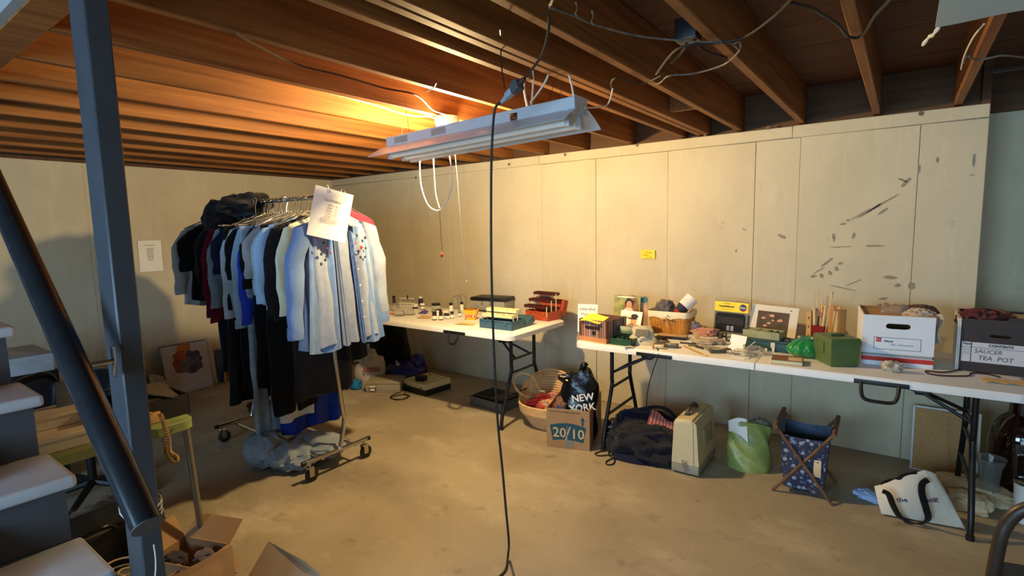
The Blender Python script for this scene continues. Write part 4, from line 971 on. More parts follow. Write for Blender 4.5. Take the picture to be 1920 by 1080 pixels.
m.tube(smoothpath([(0, yb, HB*.84), (.002, yb-.002, HB*.5), (.006, yb+.006, HB*.2)], 5), .004, 6, flat=.5)
m.lump((0, yb-.004, HB*.86), (.010, .007, .010), 2); m.build('bow', LIN, t)
bl_ = loc+Vector((0, 0, 0))
def inb(x, y, z): return loc + Matrix.Rotation(rot, 3, 'Z') @ Vector((x, y, z))
t2 = softbag('wrapped_fabric', 'dark mauve fabric wrapped in crinkled plastic in the wicker basket', 'fabric', inb(-.05, .09, 0), (.055, .06, .055), fab('dark_mauve', '4a3540', '5e4650'), 21, .3, 3, z=TBH+.115, part='fabric')
m = MB(); m.lump((0, 0, .048), (.06, .064, .06), 21, .33, 3.2, .8, 30, 16); m.build('wrap', FILM, t2)
q0, q1 = inb(.035, .07, .13), inb(.125, .13, .24)
t3 = thing('cloth_roll', 'rolled white canvas with navy and red bands in the wicker basket', 'cloth roll', q0)
ax_ = q1-q0; Mr = ax_.to_track_quat('Z', 'Y').to_matrix().to_4x4(); l_ = ax_.length
m = MB(); m.M = Mr; m.lathe([(.036, l_*.3), (.044, l_*.45), (.046, l_), (.040, l_), (.038, l_*.5)], 24); m.build('roll_cloth', mat('white_canvas', 'e6e0dc', .85), t3)
m = MB(); m.M = Mr; m.lathe([(.0335, l_*.12), (.036, l_*.3), (.045, l_*.46)], 24); m.build('navy_band', mat('navy_band', '2b2b3c', .8), t3)
m = MB(); m.M = Mr; m.lathe([(.030, 0), (.0345, l_*.14)], 24); m.build('red_band', mat('red_band', '9a2a1c', .8), t3)
m = MB(); m.M = Mr; m.tube([((.040-.0012*i)*math.cos(i*.5), (.040-.0012*i)*math.sin(i*.5), l_-.004) for i in range(24)], .002, 6); m.build('inner_coil', mat('white_canvas', 'e6e0dc', .85), t3)
loc2, rot2, wd2 = base((1240, 600), (1306, 606), TBH)
t = thing('plastic_sleeve', 'stiff clear plastic sleeve standing behind the wicker basket', 'sleeve', loc2, (-.06, 0, rot2)); m = MB(); m.box(-.11, .11, 0, .0015, 0, .25); m.build('sheet', mat('clear_sleeve', 'f4ead6', .15, trans=.85, ior=1.05, var=.02), t)
# needle pack
loc, rot, wd = base((1337, 622), (1399, 630), TBH)
t = thing('needle_pack', 'carded set of knitting needles with yellow header standing by the wall', 'package', loc, (-.12, 0, rot))
m = MB(); m.box(-wd/2, wd/2, 0, .012, 0, .225, bev=.003); m.build('backing', mat('pack_grey', '6c6a5c', .4), t)
m = MB(); m.box(-wd/2-.001, wd/2+.001, -.001, .0125, .150, .218, bev=.001, seg=1); m.build('header_card', mat('header_yellow', 'f2d83c', .5, var=.03), t)
m = MB(); pl = [(x, z) for x, z in rrect(-wd/2+.014, wd/2-.014, .014, .142, .02, 5)]; m.prism(pl, -.006, .001); m.build('dark_case', mat('pack_black', '17171b', .3), t)
NEED = mat('needle_metal', 'a9a6bc', .25, metal=.7)
for i in range(16):
    x = -wd/2+.03+(wd-.06)*i/15; m = MB(); m.tube([(x, -.008, .065+.002*(i % 3)), (x, -.008, .115-.001*(i % 4))], .0012, 5); m.build('needle', NEED, t)
for i in range(2):
    m = MB(); m.box(-.02+.028*i, .0+.028*i, -.0075, -.006, .022, .055, bev=.001); m.build('point_holder', mat('pack_lilac', '8c88a0', .4), t)
m = MB(); m.box(-wd/2, wd/2, .0, .004, .222, .236, bev=.001); m.build('clear_hanger', FILM, t)
text('The Boye', .0125, t, (-.03, -.0015, .205), FRONT, INK, shear=.1); text('NeedleMaster', .0185, t, (-.032, -.0015, .186), FRONT, INK, bold=.0006)
text('interchangeable knitting needle set', .006, t, (-.03, -.0015, .166), FRONT, mat('olive_print', '8a7a20', .6))
blob(t, 'round_logo', mat('logo_red', 'b03a2c', .5), wd/2-.034, .184, .0245, .0245, -.0022); blob(t, 'round_logo', mat('logo_navy', '22306c', .5), wd/2-.034, .186, .0225, .0215, -.0028)
text('Boye', .018, t, (wd/2-.034, -.0036, .185), FRONT, LBLW, bold=.0005, shear=.15)
# framed flower print
loc, rot, wd = base((1394, 630), (1482, 640), TBH)
t = thing('matted_print', 'white matted print of pink flowers leaning against the wall', 'picture', loc+Vector((.02, .02, 0)), (-.28, .035, rot))
m = MB(); m.box(-wd/2, wd/2, 0, .003, 0, .215); m.build('mat_board', mat('mat_cream', 'ddd4c2', .8, var=.03), t)
m = MB(); m.box(-.098, .094, -.001, .001, .02, .175); m.build('print_ground', mat('print_dark', '3b2a1e', .6, hex2='5c4632', scale=18), t)
for x, z, s_ in ((-.06, .128, .014), (-.008, .148, .016), (-.022, .098, .012), (.04, .122, .017), (.0, .118, .009), (-.045, .08, .012)): blob(t, 'print_flower', mat('print_rose', 'c98468', .6, hex2='e0a98c', scale=60), x, z, s_, s_*.6, -.0018, 14, .5, x*90)
for x, z in ((-.03, .12), (.02, .10), (-.06, .05)): blob(t, 'print_leaf', mat('print_olive', '4a4030', .6), x, z, .03, .012, -.0015, 12, .4, z*50)
blob(t, 'ink_spot', INK, .1, .193, .005, .003, -.0012, 10)
# teal cassette case with open grey-green organiser on it
loc, rot, wd = base((1396, 652), (1482, 664), TBH)
TL = mat('teal_case', '24484c', .45)
t = thing('teal_case', 'dark teal metal case with cream latch under the green organiser', 'case', loc, rot)
m = MB(); m.box(-wd/2, wd/2, 0, .16, 0, .05, bev=.006); m.build('case_body', TL, t)
m = MB(); m.box(-wd/2+.003, wd/2-.003, -.001, .16, .05, .062, bev=.005); m.build('lid', TL, t)
m = MB(); m.box(.022, .046, -.008, -.001, .022, .054, bev=.003); m.build('latch', mat('cream_latch', 'd8c9a8', .4), t)
m = MB(); m.tube(smoothpath([(.07, .05, .062), (.075, .05, .078), (.105, .05, .078), (.11, .05, .062)], 4), .005, 6); m.build('handle', BLACKPL, t)
A1 = Matrix.Rotation(rot, 3, 'Z')
t = thing('green_organiser', 'pale green divided card organiser resting on the teal case', 'organiser', loc+A1 @ Vector((-.045, .02, .063)), rot)
OG = mat('pale_green_card', '8b8d66', .7, hex2='a3a47c')
m = MB(); hw = .105
m.box(-hw, hw, 0, .10, 0, .003)
for (x0, x1, y0, y1) in ((-hw, hw, 0, .003), (-hw, hw, .097, .10), (-hw, -hw+.003, 0, .10), (hw-.003, hw, 0, .10)): m.box(x0, x1, y0, y1, 0, .046)
m.box(-hw-.001, hw+.001, -.001, .0, .02, .022)
m.build('tray', OG, t, smooth=False)
for x in (-.03, .03, .065): m = MB(); m.box(x-.0015, x+.0015, .003, .097, .003, .044); m.build('divider', OG, t, smooth=False)
m = MB(); m.box(-hw+.004, .028, .004, .096, .03, .04, bev=.001); m.build('inner_lid', OG, t)
# white notched card
loc, rot, wd = base((1364, 655), (1395, 660), TBH)
t = thing('notched_card', 'blank white notched card leaning on the teal case', 'card', loc, (-.35, .0, rot))
m = MB(); W_ = .048; m.prism([(-W_, 0), (W_, 0), (W_, .025), (W_-.012, .028), (W_-.012, .045), (W_+.002, .048), (W_+.004, .092), (-W_+.006, .096), (-W_+.002, .05), (-W_+.012, .046), (-W_+.010, .03), (-W_, .026)], 0, .002); m.build('card', mat('bright_card', 'f6f2e6', .7, var=.02), t, smooth=False)
# book, green pouch, green tin
loc, rot, wd = base((1447, 682), (1504, 687), TBH)
t = thing('worn_book', 'brown and cream covered book lying at the front table edge', 'book', loc, rot-.04)
m = MB(); m.box(-.072, .072, .002, .118, .002, .021); m.build('page_block', mat('page_edge', 'd9caa0', .8), t, smooth=False)
m = MB(); m.box(-.075, .075, 0, .12, .021, .0235, bev=.0008, seg=1); m.box(-.075, .075, 0, .12, 0, .002); m.box(.073, .075, 0, .12, .0, .0235); m.build('cover', mat('book_brown', '6b3f2c', .6, hex2='84543a'), t)
m = MB(); m.box(.005, .07, .01, .09, .0235, .0243); m.build('cover_label', mat('book_cream', 'cbb897', .7), t)
t = thing('green_pouch', 'shiny emerald green drawstring pouch gathered at the neck', 'pouch', A(1512, 668), .3)
GP = mat('emerald_satin', '11803c', .3, var=.2, sheen=.3)
m = MB(); rings = []
for i in range(16):
    k = i/15; r = .098*max(.2, math.sin(PI*(.16+.76*k)))**.6; z = .098*k
    rings.append([(r*(1+.08*math.sin(11*a)*min(1, k*2.0))*math.cos(a), r*.8*(1+.08*math.sin(11*a)*min(1, k*2))*math.sin(a), max(.001, z-.012*math.sin(k*PI)*(1+math.cos(a*2))*.3)) for a in [2*PI*q/66 for q in range(66)]])
m.loft(rings); m.build('pouch_cloth', GP, t)
m = MB(); m.sheet(lambda u, v: ((.018+.03*v+.006*math.sin(u*2*PI*6)*v)*math.cos(u*2*PI), (.018+.026*v)*math.sin(u*2*PI), .094+.014*v), 48, 4, .001); m.build('ruffle', GP, t)
for x, y in ((-.035, .02), (.03, -.005)): m = MB(); m.lump((x, y, .104), (.010, .008, .008), 3, nu=12, nv=8); m.build('bead', mat('cream_bead', 'e6d2b4', .4), t)
loc, rot, wd = base((1557, 688), (1611, 688), TBH)
t = thing('green_tin', 'olive green lidded box with recessed handle on the right table', 'box', loc, rot+.03)
OL = mat('olive_green_plastic', '55683a', .42, var=.06)
hw = wd/2
m = MB(); m.box(-hw, hw, 0, .17, 0, .115, bev=.008, taper=(1.06, 1.04)); m.build('box_body', OL, t)
m = MB(); m.box(-hw*1.12, hw*1.12, -.009, .184, .112, .148, bev=.008, taper=(.94, .93)); m.build('lid', OL, t)
m = MB(); m.box(-.035, .035, .06, .105, .1465, .149, bev=.001); m.build('handle_recess', mat('olive_dark', '2e4018', .6), t)
m = MB(); m.tube(smoothpath([(-.035, .082, .148), (-.025, .082, .155), (.025, .082, .155), (.035, .082, .148)], 4), .005, 8); m.build('handle', OL, t)
m = MB(); m.box(-hw*1.1-.004, -hw*1.02, .06, .09, .06, .12, bev=.002); m.build('latch', OL, t)
# wooden bin with red cup of knitting needles
loc, rot, wd = base((1510, 642), (1568, 652), TBH)
t = thing('wooden_bin', 'rough pine bin standing behind the green tin', 'bin', loc, rot)
PINE = mat('raw_pine', 'b9905a', .7, scale=8, hex2='d0aa74', stretch=(6, 6, .5))
hw = wd/2
for i, (x0, x1, y0, y1, h) in enumerate(((-hw, -hw+.03, 0, .10, .20), (hw-.03, hw, 0, .10, .22), (-hw+.03, hw-.03, .088, .10, .235), (-hw+.03, hw-.03, .01, .022, .08))):
    m = MB(); m.box(x0, x1, y0, y1, 0, h, bev=.002, seg=1); m.build('board', PINE, t)
for k in range(3): m = MB(); m.box(-hw+.012, -hw+.02, -.0008, .0, .04+.055*k, .055+.055*k); m.build('dowel_hole', mat('burnt_hole', '6a4524', .8), t)
cl = loc+Matrix.Rotation(rot, 3, 'Z') @ Vector((.002, -.045, 0))
t = thing('red_cup', 'dark red square cup full of knitting needles before the pine bin', 'cup', cl, rot)
RC = mat('dark_red_plastic', '7a1418', .4)
m = MB()
for (x0, x1, y0, y1) in ((-.038, .038, 0, .003), (-.038, .038, .037, .04), (-.038, -.035, 0, .04), (.035, .038, 0, .04)): m.box(x0, x1, y0, y1, 0, .125)
m.box(-.038, .038, 0, .04, 0, .003); m.build('cup_body', RC, t)
BAM = mat('pale_wood_needle', 'd8bd8c', .5, var=.08)
NL = [(-.028, .01, -.042, .02, .25, 1), (-.022, .03, -.022, .03, .255, 1), (.0, .02, .012, .02, .215, 0), (.02, .012, .045, .01, .235, 2), (.026, .025, .062, .03, .255, 2), (.018, .03, .055, .045, .25, 2), (.010, .01, .035, .02, .19, 3), (-.018, .012, -.030, .012, .175, 3), (.012, .032, .048, .05, .23, 0), (.03, .012, .07, .012, .245, 1)]
for i, (x, y, x2, y2, h, kd) in enumerate(NL):
    n_ = thing('knitting_needle', ['pale wooden knitting needle standing in the red cup', 'thin cream knitting needle with flat head in the red cup', 'slim tan knitting needle leaning right in the red cup', 'thick pale dowel needle low in the red cup'][kd], 'needle', cl, rot, ['plain needles in the red cup', 'cream needles in the red cup', 'tan needles in the red cup', 'thick needles in the red cup'][kd])
    rr2 = (.0038, .003, .0034, .008)[kd]
    m = MB(); h *= 1.3; m.tube([(x, y, .005), (x2, y2, h)], rr2, 8); m.build('shaft', BAM if kd != 2 else mat('tan_needle', 'b3946a', .5), n_)
    m = MB(); d_ = Vector((x2-x, y2-y, h-.005)).normalized(); e_ = Vector((x2, y2, h)); m.tube([e_, e_+d_*.004], rr2*2.0, 10); m.build('head', BAM, n_)
t = thing('dried_sprig', 'pinkish dried flower sprig standing among the knitting needles', 'dried flowers', cl, rot); m = MB()
for k in range(22):
    a = rr_.uniform(0, 6.3); q = rr_.uniform(.0, .035); m.lump((q*math.cos(a), .02+q*.5*math.sin(a), .20+rr_.uniform(-.025, .03)), (.006, .005, .006), k, .5, nu=8, nv=6)
m.tube([(0, .02, .01), (0, .02, .2)], .002, 5); m.build('sprig', mat('dried_pink', 'a87258', .8), t)
# ------------------------------------------------------------------ clutter on the right table (each piece its own thing)
ra = lambda a: random.uniform(-a, a)
t = thing('wooden_tray', 'flat tan board with black edge in front of the wicker basket', 'board', A(1262, 634), .12)
m = MB(); m.box(-.10, .09, -.04, .045, .012, .022, bev=.003); m.build('board', mat('tan_board', 'b08a5e', .6, hex2='c9a377'), t); m = MB(); m.box(-.098, .088, -.045, -.04, 0, .02, bev=.001); m.box(-.098, .088, -.04, .045, 0, .012); m.build('black_edge', BLACKPL, t)
PNK2 = fab('dusty_pink', 'b07a68', 'c8917c'); 
for x, y, s_, m_, lb, sd in ((1300, 624, (.055, .035, .045), fab('pale_mauve', 'b59a90', 'cdb4a6'), 'pale mauve cloth bundle right of the tan board', 31), (1322, 629, (.07, .04, .03), PNK2, 'dusty pink yarn bundle under the needle pack', 32), (1335, 626, (.05, .03, .022), fab('grey_yarn', '6d6460', '8a807a'), 'grey rolled cloth behind the pink yarn bundle', 33),
                             (1318, 644, (.075, .035, .016), fab('sand', 'a3927a', 'b8a68c'), 'sand coloured cloth strip among the tools', 34), (1345, 645, (.05, .03, .018), fab('greige', '8b7d6c', 'a39582'), 'greige cloth scrap beside the buckles', 35)):
    softbag('cloth_bundle', lb, 'cloth', A(x, y), s_, m_, sd, .3, 3, z=TBH, rot=ra(.5))
t = thing('wood_clip', 'tan wooden strip propped on the mauve cloth bundle', 'strip', A(1296, 636), .5); m = MB(); m.sheet(lambda u, v: (-.01+.03*u+.03*v, -.05*v, .06-.055*v*v), 2, 8, .004); m.build('strip', PINE, t)
DEV = mat('olive_device', '4a4636', .4); SCR = mat('device_screen', '9a9c78', .2)
for x, y, r, sz, lb in ((1258, 651, .15, (.042, .03), 'olive grey boxed gauge lying behind the table edge'), (1345, 661, .55, (.045, .026), 'dark handheld device at the front table edge')):
    t = thing('gadget', lb, 'gadget', A(x, y), r); m = MB(); m.box(-sz[0], sz[0], -sz[1], sz[1], 0, .022, bev=.004); m.build('shell', DEV, t); m = MB(); m.box(-sz[0]*.7, sz[0]*.7, -sz[1]*.5, sz[1]*.3, .022, .0228); m.build('face', SCR, t); m = MB(); m.box(-sz[0]*.4, sz[0]*.1, -sz[1]*.85, -sz[1]*.65, .022, .023); m.build('button', LBLW, t)
p0, p1 = A(1281, 650), A(1323, 669)
for o_, lb, c in ((0, 'long wooden pencil pointing at the front table edge', mat('pencil_wood', 'a87c48', .5)), (.016, 'second pale pencil beside the long wooden one', mat('pencil_pale', 'cdb894', .5))):
    t = thing('pencil', lb, 'pencil', p0+Vector((o_, .004, .005))); d = p1-p0; m = MB(); m.tube([(0, 0, 0), d*.90], .0042, 6); m.build('shaft', c, t); m = MB(); m.tube([d*.90, d], [.0042, .0006], 6); m.build('point', PINE, t)
t = thing('spool', 'wooden thread spool with pale thread by the table edge', 'spool', A(1234, 654), .3); m = MB(); m.M = Tr(0, 0, .014) @ Ry(PI/2); m.lathe([(.004, -.034), (.014, -.034), (.014, -.028), (.009, -.024), (.009, .024), (.014, .028), (.014, .034), (.004, .034)], 14); m.build('spool_body', PINE, t); m = MB(); m.M = Tr(0, 0, .014) @ Ry(PI/2); m.lathe([(.012, -.023), (.0125, 0), (.012, .023)], 14); m.build('thread', mat('thread_cream', 'dccba4', .9), t)
t = thing('thimble', 'small pale wooden bobbin beside the thread spool', 'bobbin', A(1226, 651)); m = MB(); m.lathe([(.011, 0), (.012, .004), (.006, .01), (.006, .02), (.011, .026), (.010, .03)], 14); m.build('bobbin', PINE, t)
t = thing('cable_tangle', 'dark tangled cable between the pouch and the tan board', 'cable', A(1237, 640)); pts = [(.045*math.cos(k*1.9)+.012*math.cos(k*.7), .028*math.sin(k*2.3), .008+.022*abs(math.sin(k*1.3))) for k in range(26)]
m = MB(); m.tube(smoothpath(pts, 4), .0036, 6); m.build('cable', mat('maroon_cable', '2c1c1a', .6), t)
t = thing('hanging_lead', 'thin black lead running off the table edge down to the handbag', 'cord', (0, 0, 0)); pts = [A(1225, 648)+Vector((0, 0, .006)), A(1232, 655)+Vector((0, 0, .006))]; q = A(1232, 661); yv = T2.location.y-.395
pts += [Vector((q.x, yv, .72)), atY(1226, 690, yv), atY(1217, 720, yv), atY(1213, 745, yv), atY(1212, 768, yv+.05)]
m = MB(); m.tube(smoothpath(pts, 6), .0032, 6); m.build('lead', CORD, t)
for x, y, lb in ((1350, 634, 'dark round buckle behind the greige cloth'), (1358, 632, 'black ridged clip left of the notched card'), (1366, 640, 'second dark clip touching the notched card')):
    t = thing('buckle', lb, 'buckle', A(x, y), ra(.6)); m = MB(); m.tube([(.016*math.cos(a), .012*math.sin(a), .006+.010*(1+math.sin(a))) for a in [2*PI*k/16 for k in range(16)]], .0045, 6, closed=True); m.box(-.018, .018, -.004, .004, .002, .012, bev=.002); m.build('frame', BLACKPL, t)
for x, y, sz, r, c, lb in ((1330, 652, (.06, .012), -.2, '8f8270', 'flat grey ruler piece among the tools'), (1316, 654, (.05, .008), -.5, '2a2624', 'dark thin tool between pencil and gadget'), (1335, 657, (.045, .01), .3, 'd2c8b4', 'pale folded tape on the front edge clutter'), (1360, 656, (.03, .014), 1.0, '5c5346', 'brown tag right of the dark gadget'), (1300, 649, (.03, .012), .2, '6a6048', 'olive tin lid behind the pencils'), (1290, 645, (.05, .006), .1, '3c352e', 'long dark needle case behind the pencils'), (1376, 664, (.035, .012), .2, '8c7c6c', 'mauve strip at the foot of the notched card')):
    t = thing('sewing_tool', lb, 'tool', A(x, y), r); m = MB(); m.box(-sz[0], sz[0], -sz[1], sz[1], .001, .009, bev=.002); m.build('piece', mat('tool_'+c, c, .5, hex2=None), t)
for x, y, s_, sd, lb in ((1392, 667, (.055, .04, .02), 41, 'crumpled clear packet before the notched card'), (1415, 664, (.055, .032, .026), 42, 'shiny clear packet left of the worn book'), (1450, 655, (.06, .03, .02), 43, 'clear bag with pale buttons against the teal case')):
    softbag('clear_packet', lb, 'bag', A(x, y), s_, FILM, sd, .3, 3, z=TBH, part='film')
for k, (x, y) in enumerate(((1436, 660), (1443, 657), (1450, 660), (1456, 657), (1462, 660))):
    t = thing('ribbon_spool', 'small pale and purple bobbin in front of the teal case', 'bobbin', A(x, y), 0, 'bobbins before the teal case'); m = MB(); m.M = Tr(0, 0, .011) @ Ry(PI/2); m.lathe([(.003, -.007), (.011, -.006), (.011, .006), (.003, .007)], 12); m.build('bobbin', [LBLW, mat('lilac', '7c6a94', .6)][k % 2], t)
t = thing('white_cards', 'two pale cards lying flat at the table edge below the notched card', 'cards', A(1383, 670), .1); m = MB(); m.box(-.05, .04, -.03, .03, 0, .002); m.build('card', LBLW, t, smooth=False); m = MB(); m.box(-.03, .06, -.018, .042, .0022, .004); m.build('card', PAPER, t, smooth=False)
t = thing('table_stylus', 'thin white pointer sticking up from the clear packets', 'stick', A(1393, 662)); m = MB(); m.tube([(0, 0, .012), (.06, .03, .07)], .002, 6); m.build('shaft', WCAP, t)

# ------------------------------------------------------------------ file boxes on the right table
def openbox(t, w_, d_, h_, th_, m_, front_slot=None, inner=None, back_slot=None, slot_dark=None):
    m = MB()
    if front_slot: m.slotplate(w_, h_, th_, *front_slot)
    else: m.box(-w_/2, w_/2, 0, th_, 0, h_)
    m.box(-w_/2, w_/2, d_-th_, d_, 0, h_); m.box(-w_/2, -w_/2+th_, th_, d_-th_, 0, h_); m.box(w_/2-th_, w_/2, th_, d_-th_, 0, h_); m.box(-w_/2+th_, w_/2-th_, th_, d_-th_, 0, th_)
    return m.build('carton', m_, t, smooth=False)
loc, rot, wd = base((1614, 681), (1749, 693), TBH)
WBX = mat('white_carton', 'e4e3e6', .7, var=.03); KRAFT = mat('kraft_inside', 'a4814f', .85)
t = thing('file_box', 'white open file box with red stripe and oval hand hole', 'box', loc, rot)
hB = .262
openbox(t, wd, .36, hB, .005, WBX, (0, hB-.055, .105, .028))
m = MB()
for (x0, x1, y0, y1) in ((-wd/2+.006, wd/2-.006, .352, .3545), (-wd/2+.0052, -wd/2+.008, .006, .354), (wd/2-.008, wd/2-.0052, .006, .354)): m.box(x0, x1, y0, y1, .006, hB+.002)
m.box(-wd/2+.006, wd/2-.006, .0055, .007, .006, hB-.075); m.build('kraft_lining', KRAFT, t, smooth=False)
m = MB(); m.box(-wd/2+.01, wd/2-.01, .02, .34, hB-.02, hB-.012); m.build('folded_flap', mat('flap_kraft', 'b98d56', .85), t, smooth=False)
m = MB(); m.box(-wd/2, wd/2, -.0008, 0, .022, .045); m.build('red_stripe', mat('stripe_red', 'c22a1e', .6), t, smooth=False)
m = MB(); m.box(-wd/2, wd/2, -.0008, 0, .049, .062); m.build('check_band', mat('check_navy', '3c4152', .7), t, smooth=False)
m = MB()
for k in range(50):
    for j in range(2): x = -wd/2+.004+(wd-.008)*k/50; m.box(x, x+wd/90, -.0014, -.0008, .0505+.006*j, .0545+.006*j)
m.build('check_squares', WBX, t, smooth=False, kind='stuff')
lf = .002; m = MB()
x0, x1, z0, z1 = -.10, .098, .085, .148
for a in ((x0, x1, z0, z0+lf), (x0, x1, z1-lf, z1), (x0, x0+lf, z0, z1), (x1-lf, x1, z0, z1)): m.box(a[0], a[1], -.0008, 0, a[2], a[3])
m.build('label_outline', mat('outline_grey', '55565c', .7), t, smooth=False)
m = MB(); m.box(-.09, -.068, -.0008, 0, .123, .145); m.build('red_square', mat('stripe_red', 'c22a1e', .6), t, smooth=False)
text('FILES', .0085, t, (-.079, -.0012, .134), FRONT, WBX); text('Wired', .014, t, (-.04, -.0008, .128), FRONT, INK, shear=.3, bold=.0004); text('Misc. Craft materials', .011, t, (.02, -.0008, .112), FRONT, mat('pencil_grey', '77777c', .7), shear=.2)
bxl = loc; bxr = rot
def inbx(l, r, x, y, z): return l + Matrix.Rotation(r, 3, 'Z') @ Vector((x, y, z))
p = inbx(bxl, bxr, .0, .17, .19); t = thing('clear_pack', 'clear plastic pack standing up inside the white file box', 'package', p, rot); m = MB(); m.lump((.02, 0, .07), (.08, .04, .04), 5, .25, 3); m.build('film', FILM, t)
# dark file box with contents label
loc, rot, wd = base((1797, 694), (1948, 711), TBH)
DBX = mat('charcoal_carton', '3a3334', .8, var=.12, scale=25); DTH = mat('carton_white_edge', 'd8cfc4', .8)
t = thing('file_box', 'dark charcoal file box with white contents label at table end', 'box', loc, rot)
hD = .262
openbox(t, wd, .37, hD, .005, DBX, (0, hD-.078, .085, .014))
m = MB(); m.box(-wd/2-.0145, -wd/2-.0085, -.003, .37, 0, hD); m.build('edge_flap', DTH, t, smooth=False)
m = MB(); m.box(-wd/2-.0075, -wd/2-.0015, -.003, .37, 0, hD); m.build('edge_flap', DTH, t, smooth=False)
m = MB(); m.box(-wd/2+.006, wd/2-.006, .356, .364, .006, hD-.012); m.box(wd/2-.012, wd/2-.006, .006, .36, .006, hD-.012); m.build('pale_lining', mat('lining_tan', 'b79f80', .85), t, smooth=False)
m = MB(); m.prism([(.02, hD), (.10, hD), (.09, hD+.012), (.06, hD+.016), (.03, hD+.012)], .004, .009); m.build('flap_tab', DBX, t, smooth=False)
m = MB(); m.box(-wd/2+.004, wd/2-.004, -.0009, 0, .05, .148); m.build('contents_label', mat('label_grey', 'c9c7cb', .8, var=.03), t, smooth=False)
m = MB()
for a in ((-wd/2+.004, wd/2-.004, .122, .1235), (-wd/2+.004, -wd/2+.0055, .05, .148), (-wd/2+.04, -wd/2+.043, .05, .148)): m.box(a[0], a[1], -.0015, -.0009, a[2], a[3])
m.build('label_rules', INK, t, smooth=False)
text('Paper', .014, t, (-wd/2+.026, -.0014, .139), FRONT, INK, bold=.0004); text('CONTENTS', .017, t, (.005, -.0014, .136), FRONT, INK, bold=.0006)
PEN = mat('pencil_line', '4a4648', .7)
text('SAUCER', .028, t, (-.04, -.0014, .105), FRONT, PEN, shear=.2); text('TEA  POT', .03, t, (-.012, -.0014, .073), FRONT, PEN, shear=.15); text('FILED', .010, t, (.135, -.0014, .063), FRONT, INK)
m = MB()
for z in (.112, .104, .096, .088): m.box(-wd/2+.009, -wd/2+.036, -.0014, -.0009, z-.0012, z+.0012)
m.build('print_line', mat('faint_print', '8f8f94', .8), t, smooth=False, kind='stuff')
dbl, dbr = loc, rot
YM, YB2, YC = fab('yarn_maroon', '4a1a20', '6a262c', scale=60), fab('yarn_brown', '4a342c', '6a4c40', scale=60), fab('yarn_cream', 'b5a08a', 'cdbba4', scale=60)
for l_, r_, x, y, z, s_, m_, lb, sd in ((bxl, bxr, .10, .12, .222, (.055, .05, .035), YC, 'cream and tan cloth bunched over the right rim of the white file box', 51), (bxl, bxr, .12, .24, .23, (.06, .06, .032), YB2, 'brown patterned cloth heaped at the back of the white file box', 52),
                                    (dbl, dbr, -.06, .14, .222, (.075, .09, .038), YM, 'maroon yarn heap in the dark file box', 53), (dbl, dbr, -.02, .2, .222, (.07, .08, .032), fab('yarn_rust', '6a3a28', '8c5638', scale=60), 'rust brown knitted heap in the dark file box', 54)):
    p = inbx(l_, r_, x, y, z); t = thing('cloth_heap', lb, 'cloth', p, 0); m = MB(); m.lump((0, 0, .02), s_, sd, .4, 3.2, 1, 40, 24, ridge=True); m.build('cloth', m_, t)
p = inbx(bxl, bxr, .145, .02, .17); t = thing('cream_scarf', 'cream scarf end hanging between the two file boxes', 'scarf', inbx(bxl, bxr, wd*.47, .02, 0)); 
m = MB(); m.sheet(lambda u, v: (.012+.03*u+.008*math.sin(v*7), .03+.03*math.sin(u*4), .262-.15*v+.02*u), 6, 12, .004); m.build('cloth', YC, t)
p = A(1672, 697); t = thing('foil_pouch', 'small crumpled brown and white patterned pouch at the front edge by the white box', 'pouch', p, -.1)
m = MB(); m.lump((0, 0, .026), (.048, .024, .028), 61, .25, 2.6, .9, 30, 18, floor=.001); m.sheet(lambda u, v: (.035+.02*u, -.01+.02*v, .03+.012*u), 3, 3, .002); m.build('cloth', mat('camo_print', '5c5038', .5, hex2='d8d0be', scale=38, detail=1), t)
t = thing('maroon_cord', 'maroon cord lying in a loop before the dark file box', 'cord', (0, 0, 0)); pts = [A(x, y)+Vector((0, 0, .005)) for x, y in ((1812, 690), (1790, 697), (1765, 700), (1737, 697), (1740, 702), (1765, 706), (1800, 707), (1818, 706), (1822, 701), (1850, 703), (1875, 709))]
m = MB(); m.tube(smoothpath(pts, 5), .0035, 6); m.build('cord', mat('maroon_cord', '35141a', .7), t)
t = thing('tan_doily', 'rumpled tan paper at the right end of the right table', 'paper', A(1893, 719), .1); m = MB(); m.sheet(lambda u, v: ((u-.5)*.19, (v-.5)*.07, .004+.006*abs(math.sin(u*9+v*4))), 16, 6, .001); m.build('sheet', mat('tan_tissue', 'cfa566', .8, hex2='e0bd84', scale=60), t)
# ------------------------------------------------------------------ on the floor under and before the tables
Fl = lambda x, y: at(x, y, 0)
# coiled straw basket
bk = thing('straw_basket', 'coiled straw basket with a big loop handle and flared back rim', 'basket', (-2.08, 3.28, 0), .25)
STRAW = mat('coiled_straw', 'bd9560', .75, hex2='d6b480', scale=30)
NT, SG = 23, 48
prev_ring = None
for k in range(NT):
    kk = k/(NT-1); pts = []
    for i in range(SG):
        a = 2*PI*i/SG
        r = .135+.075*min(1, kk*1.5)+.05*max(0, kk-.4)*(1+math.sin(a))
        back = max(0, math.sin(a-.35))
        z = .009+.165*kk+.17*(kk**1.6)*back**1.3
        pts.append((r*1.05*math.cos(a), r*.82*math.sin(a)+.10*kk**2*back, z))
    m = MB(); m.tube(pts, .0098, 6, closed=True); m.build('coil', STRAW, bk)
m = MB(); m.lathe([(.001, .004), (.13, .004), (.135, .012)], 30); m.build('base', STRAW, bk)
m = MB(); m.tube(smoothpath([(-.165, .01, .185), (-.255, -.02, .25), (-.285, -.02, .33), (-.235, 0, .385), (-.16, .02, .365), (-.115, .04, .29), (-.10, .06, .21)], 7), .0085, 8); m.build('loop_handle', STRAW, bk)
m = MB(); m.lump((0, 0, .135), (.15, .105, .05), 4, .2, 3, floor=.02); m.build('lining', YC, bk)
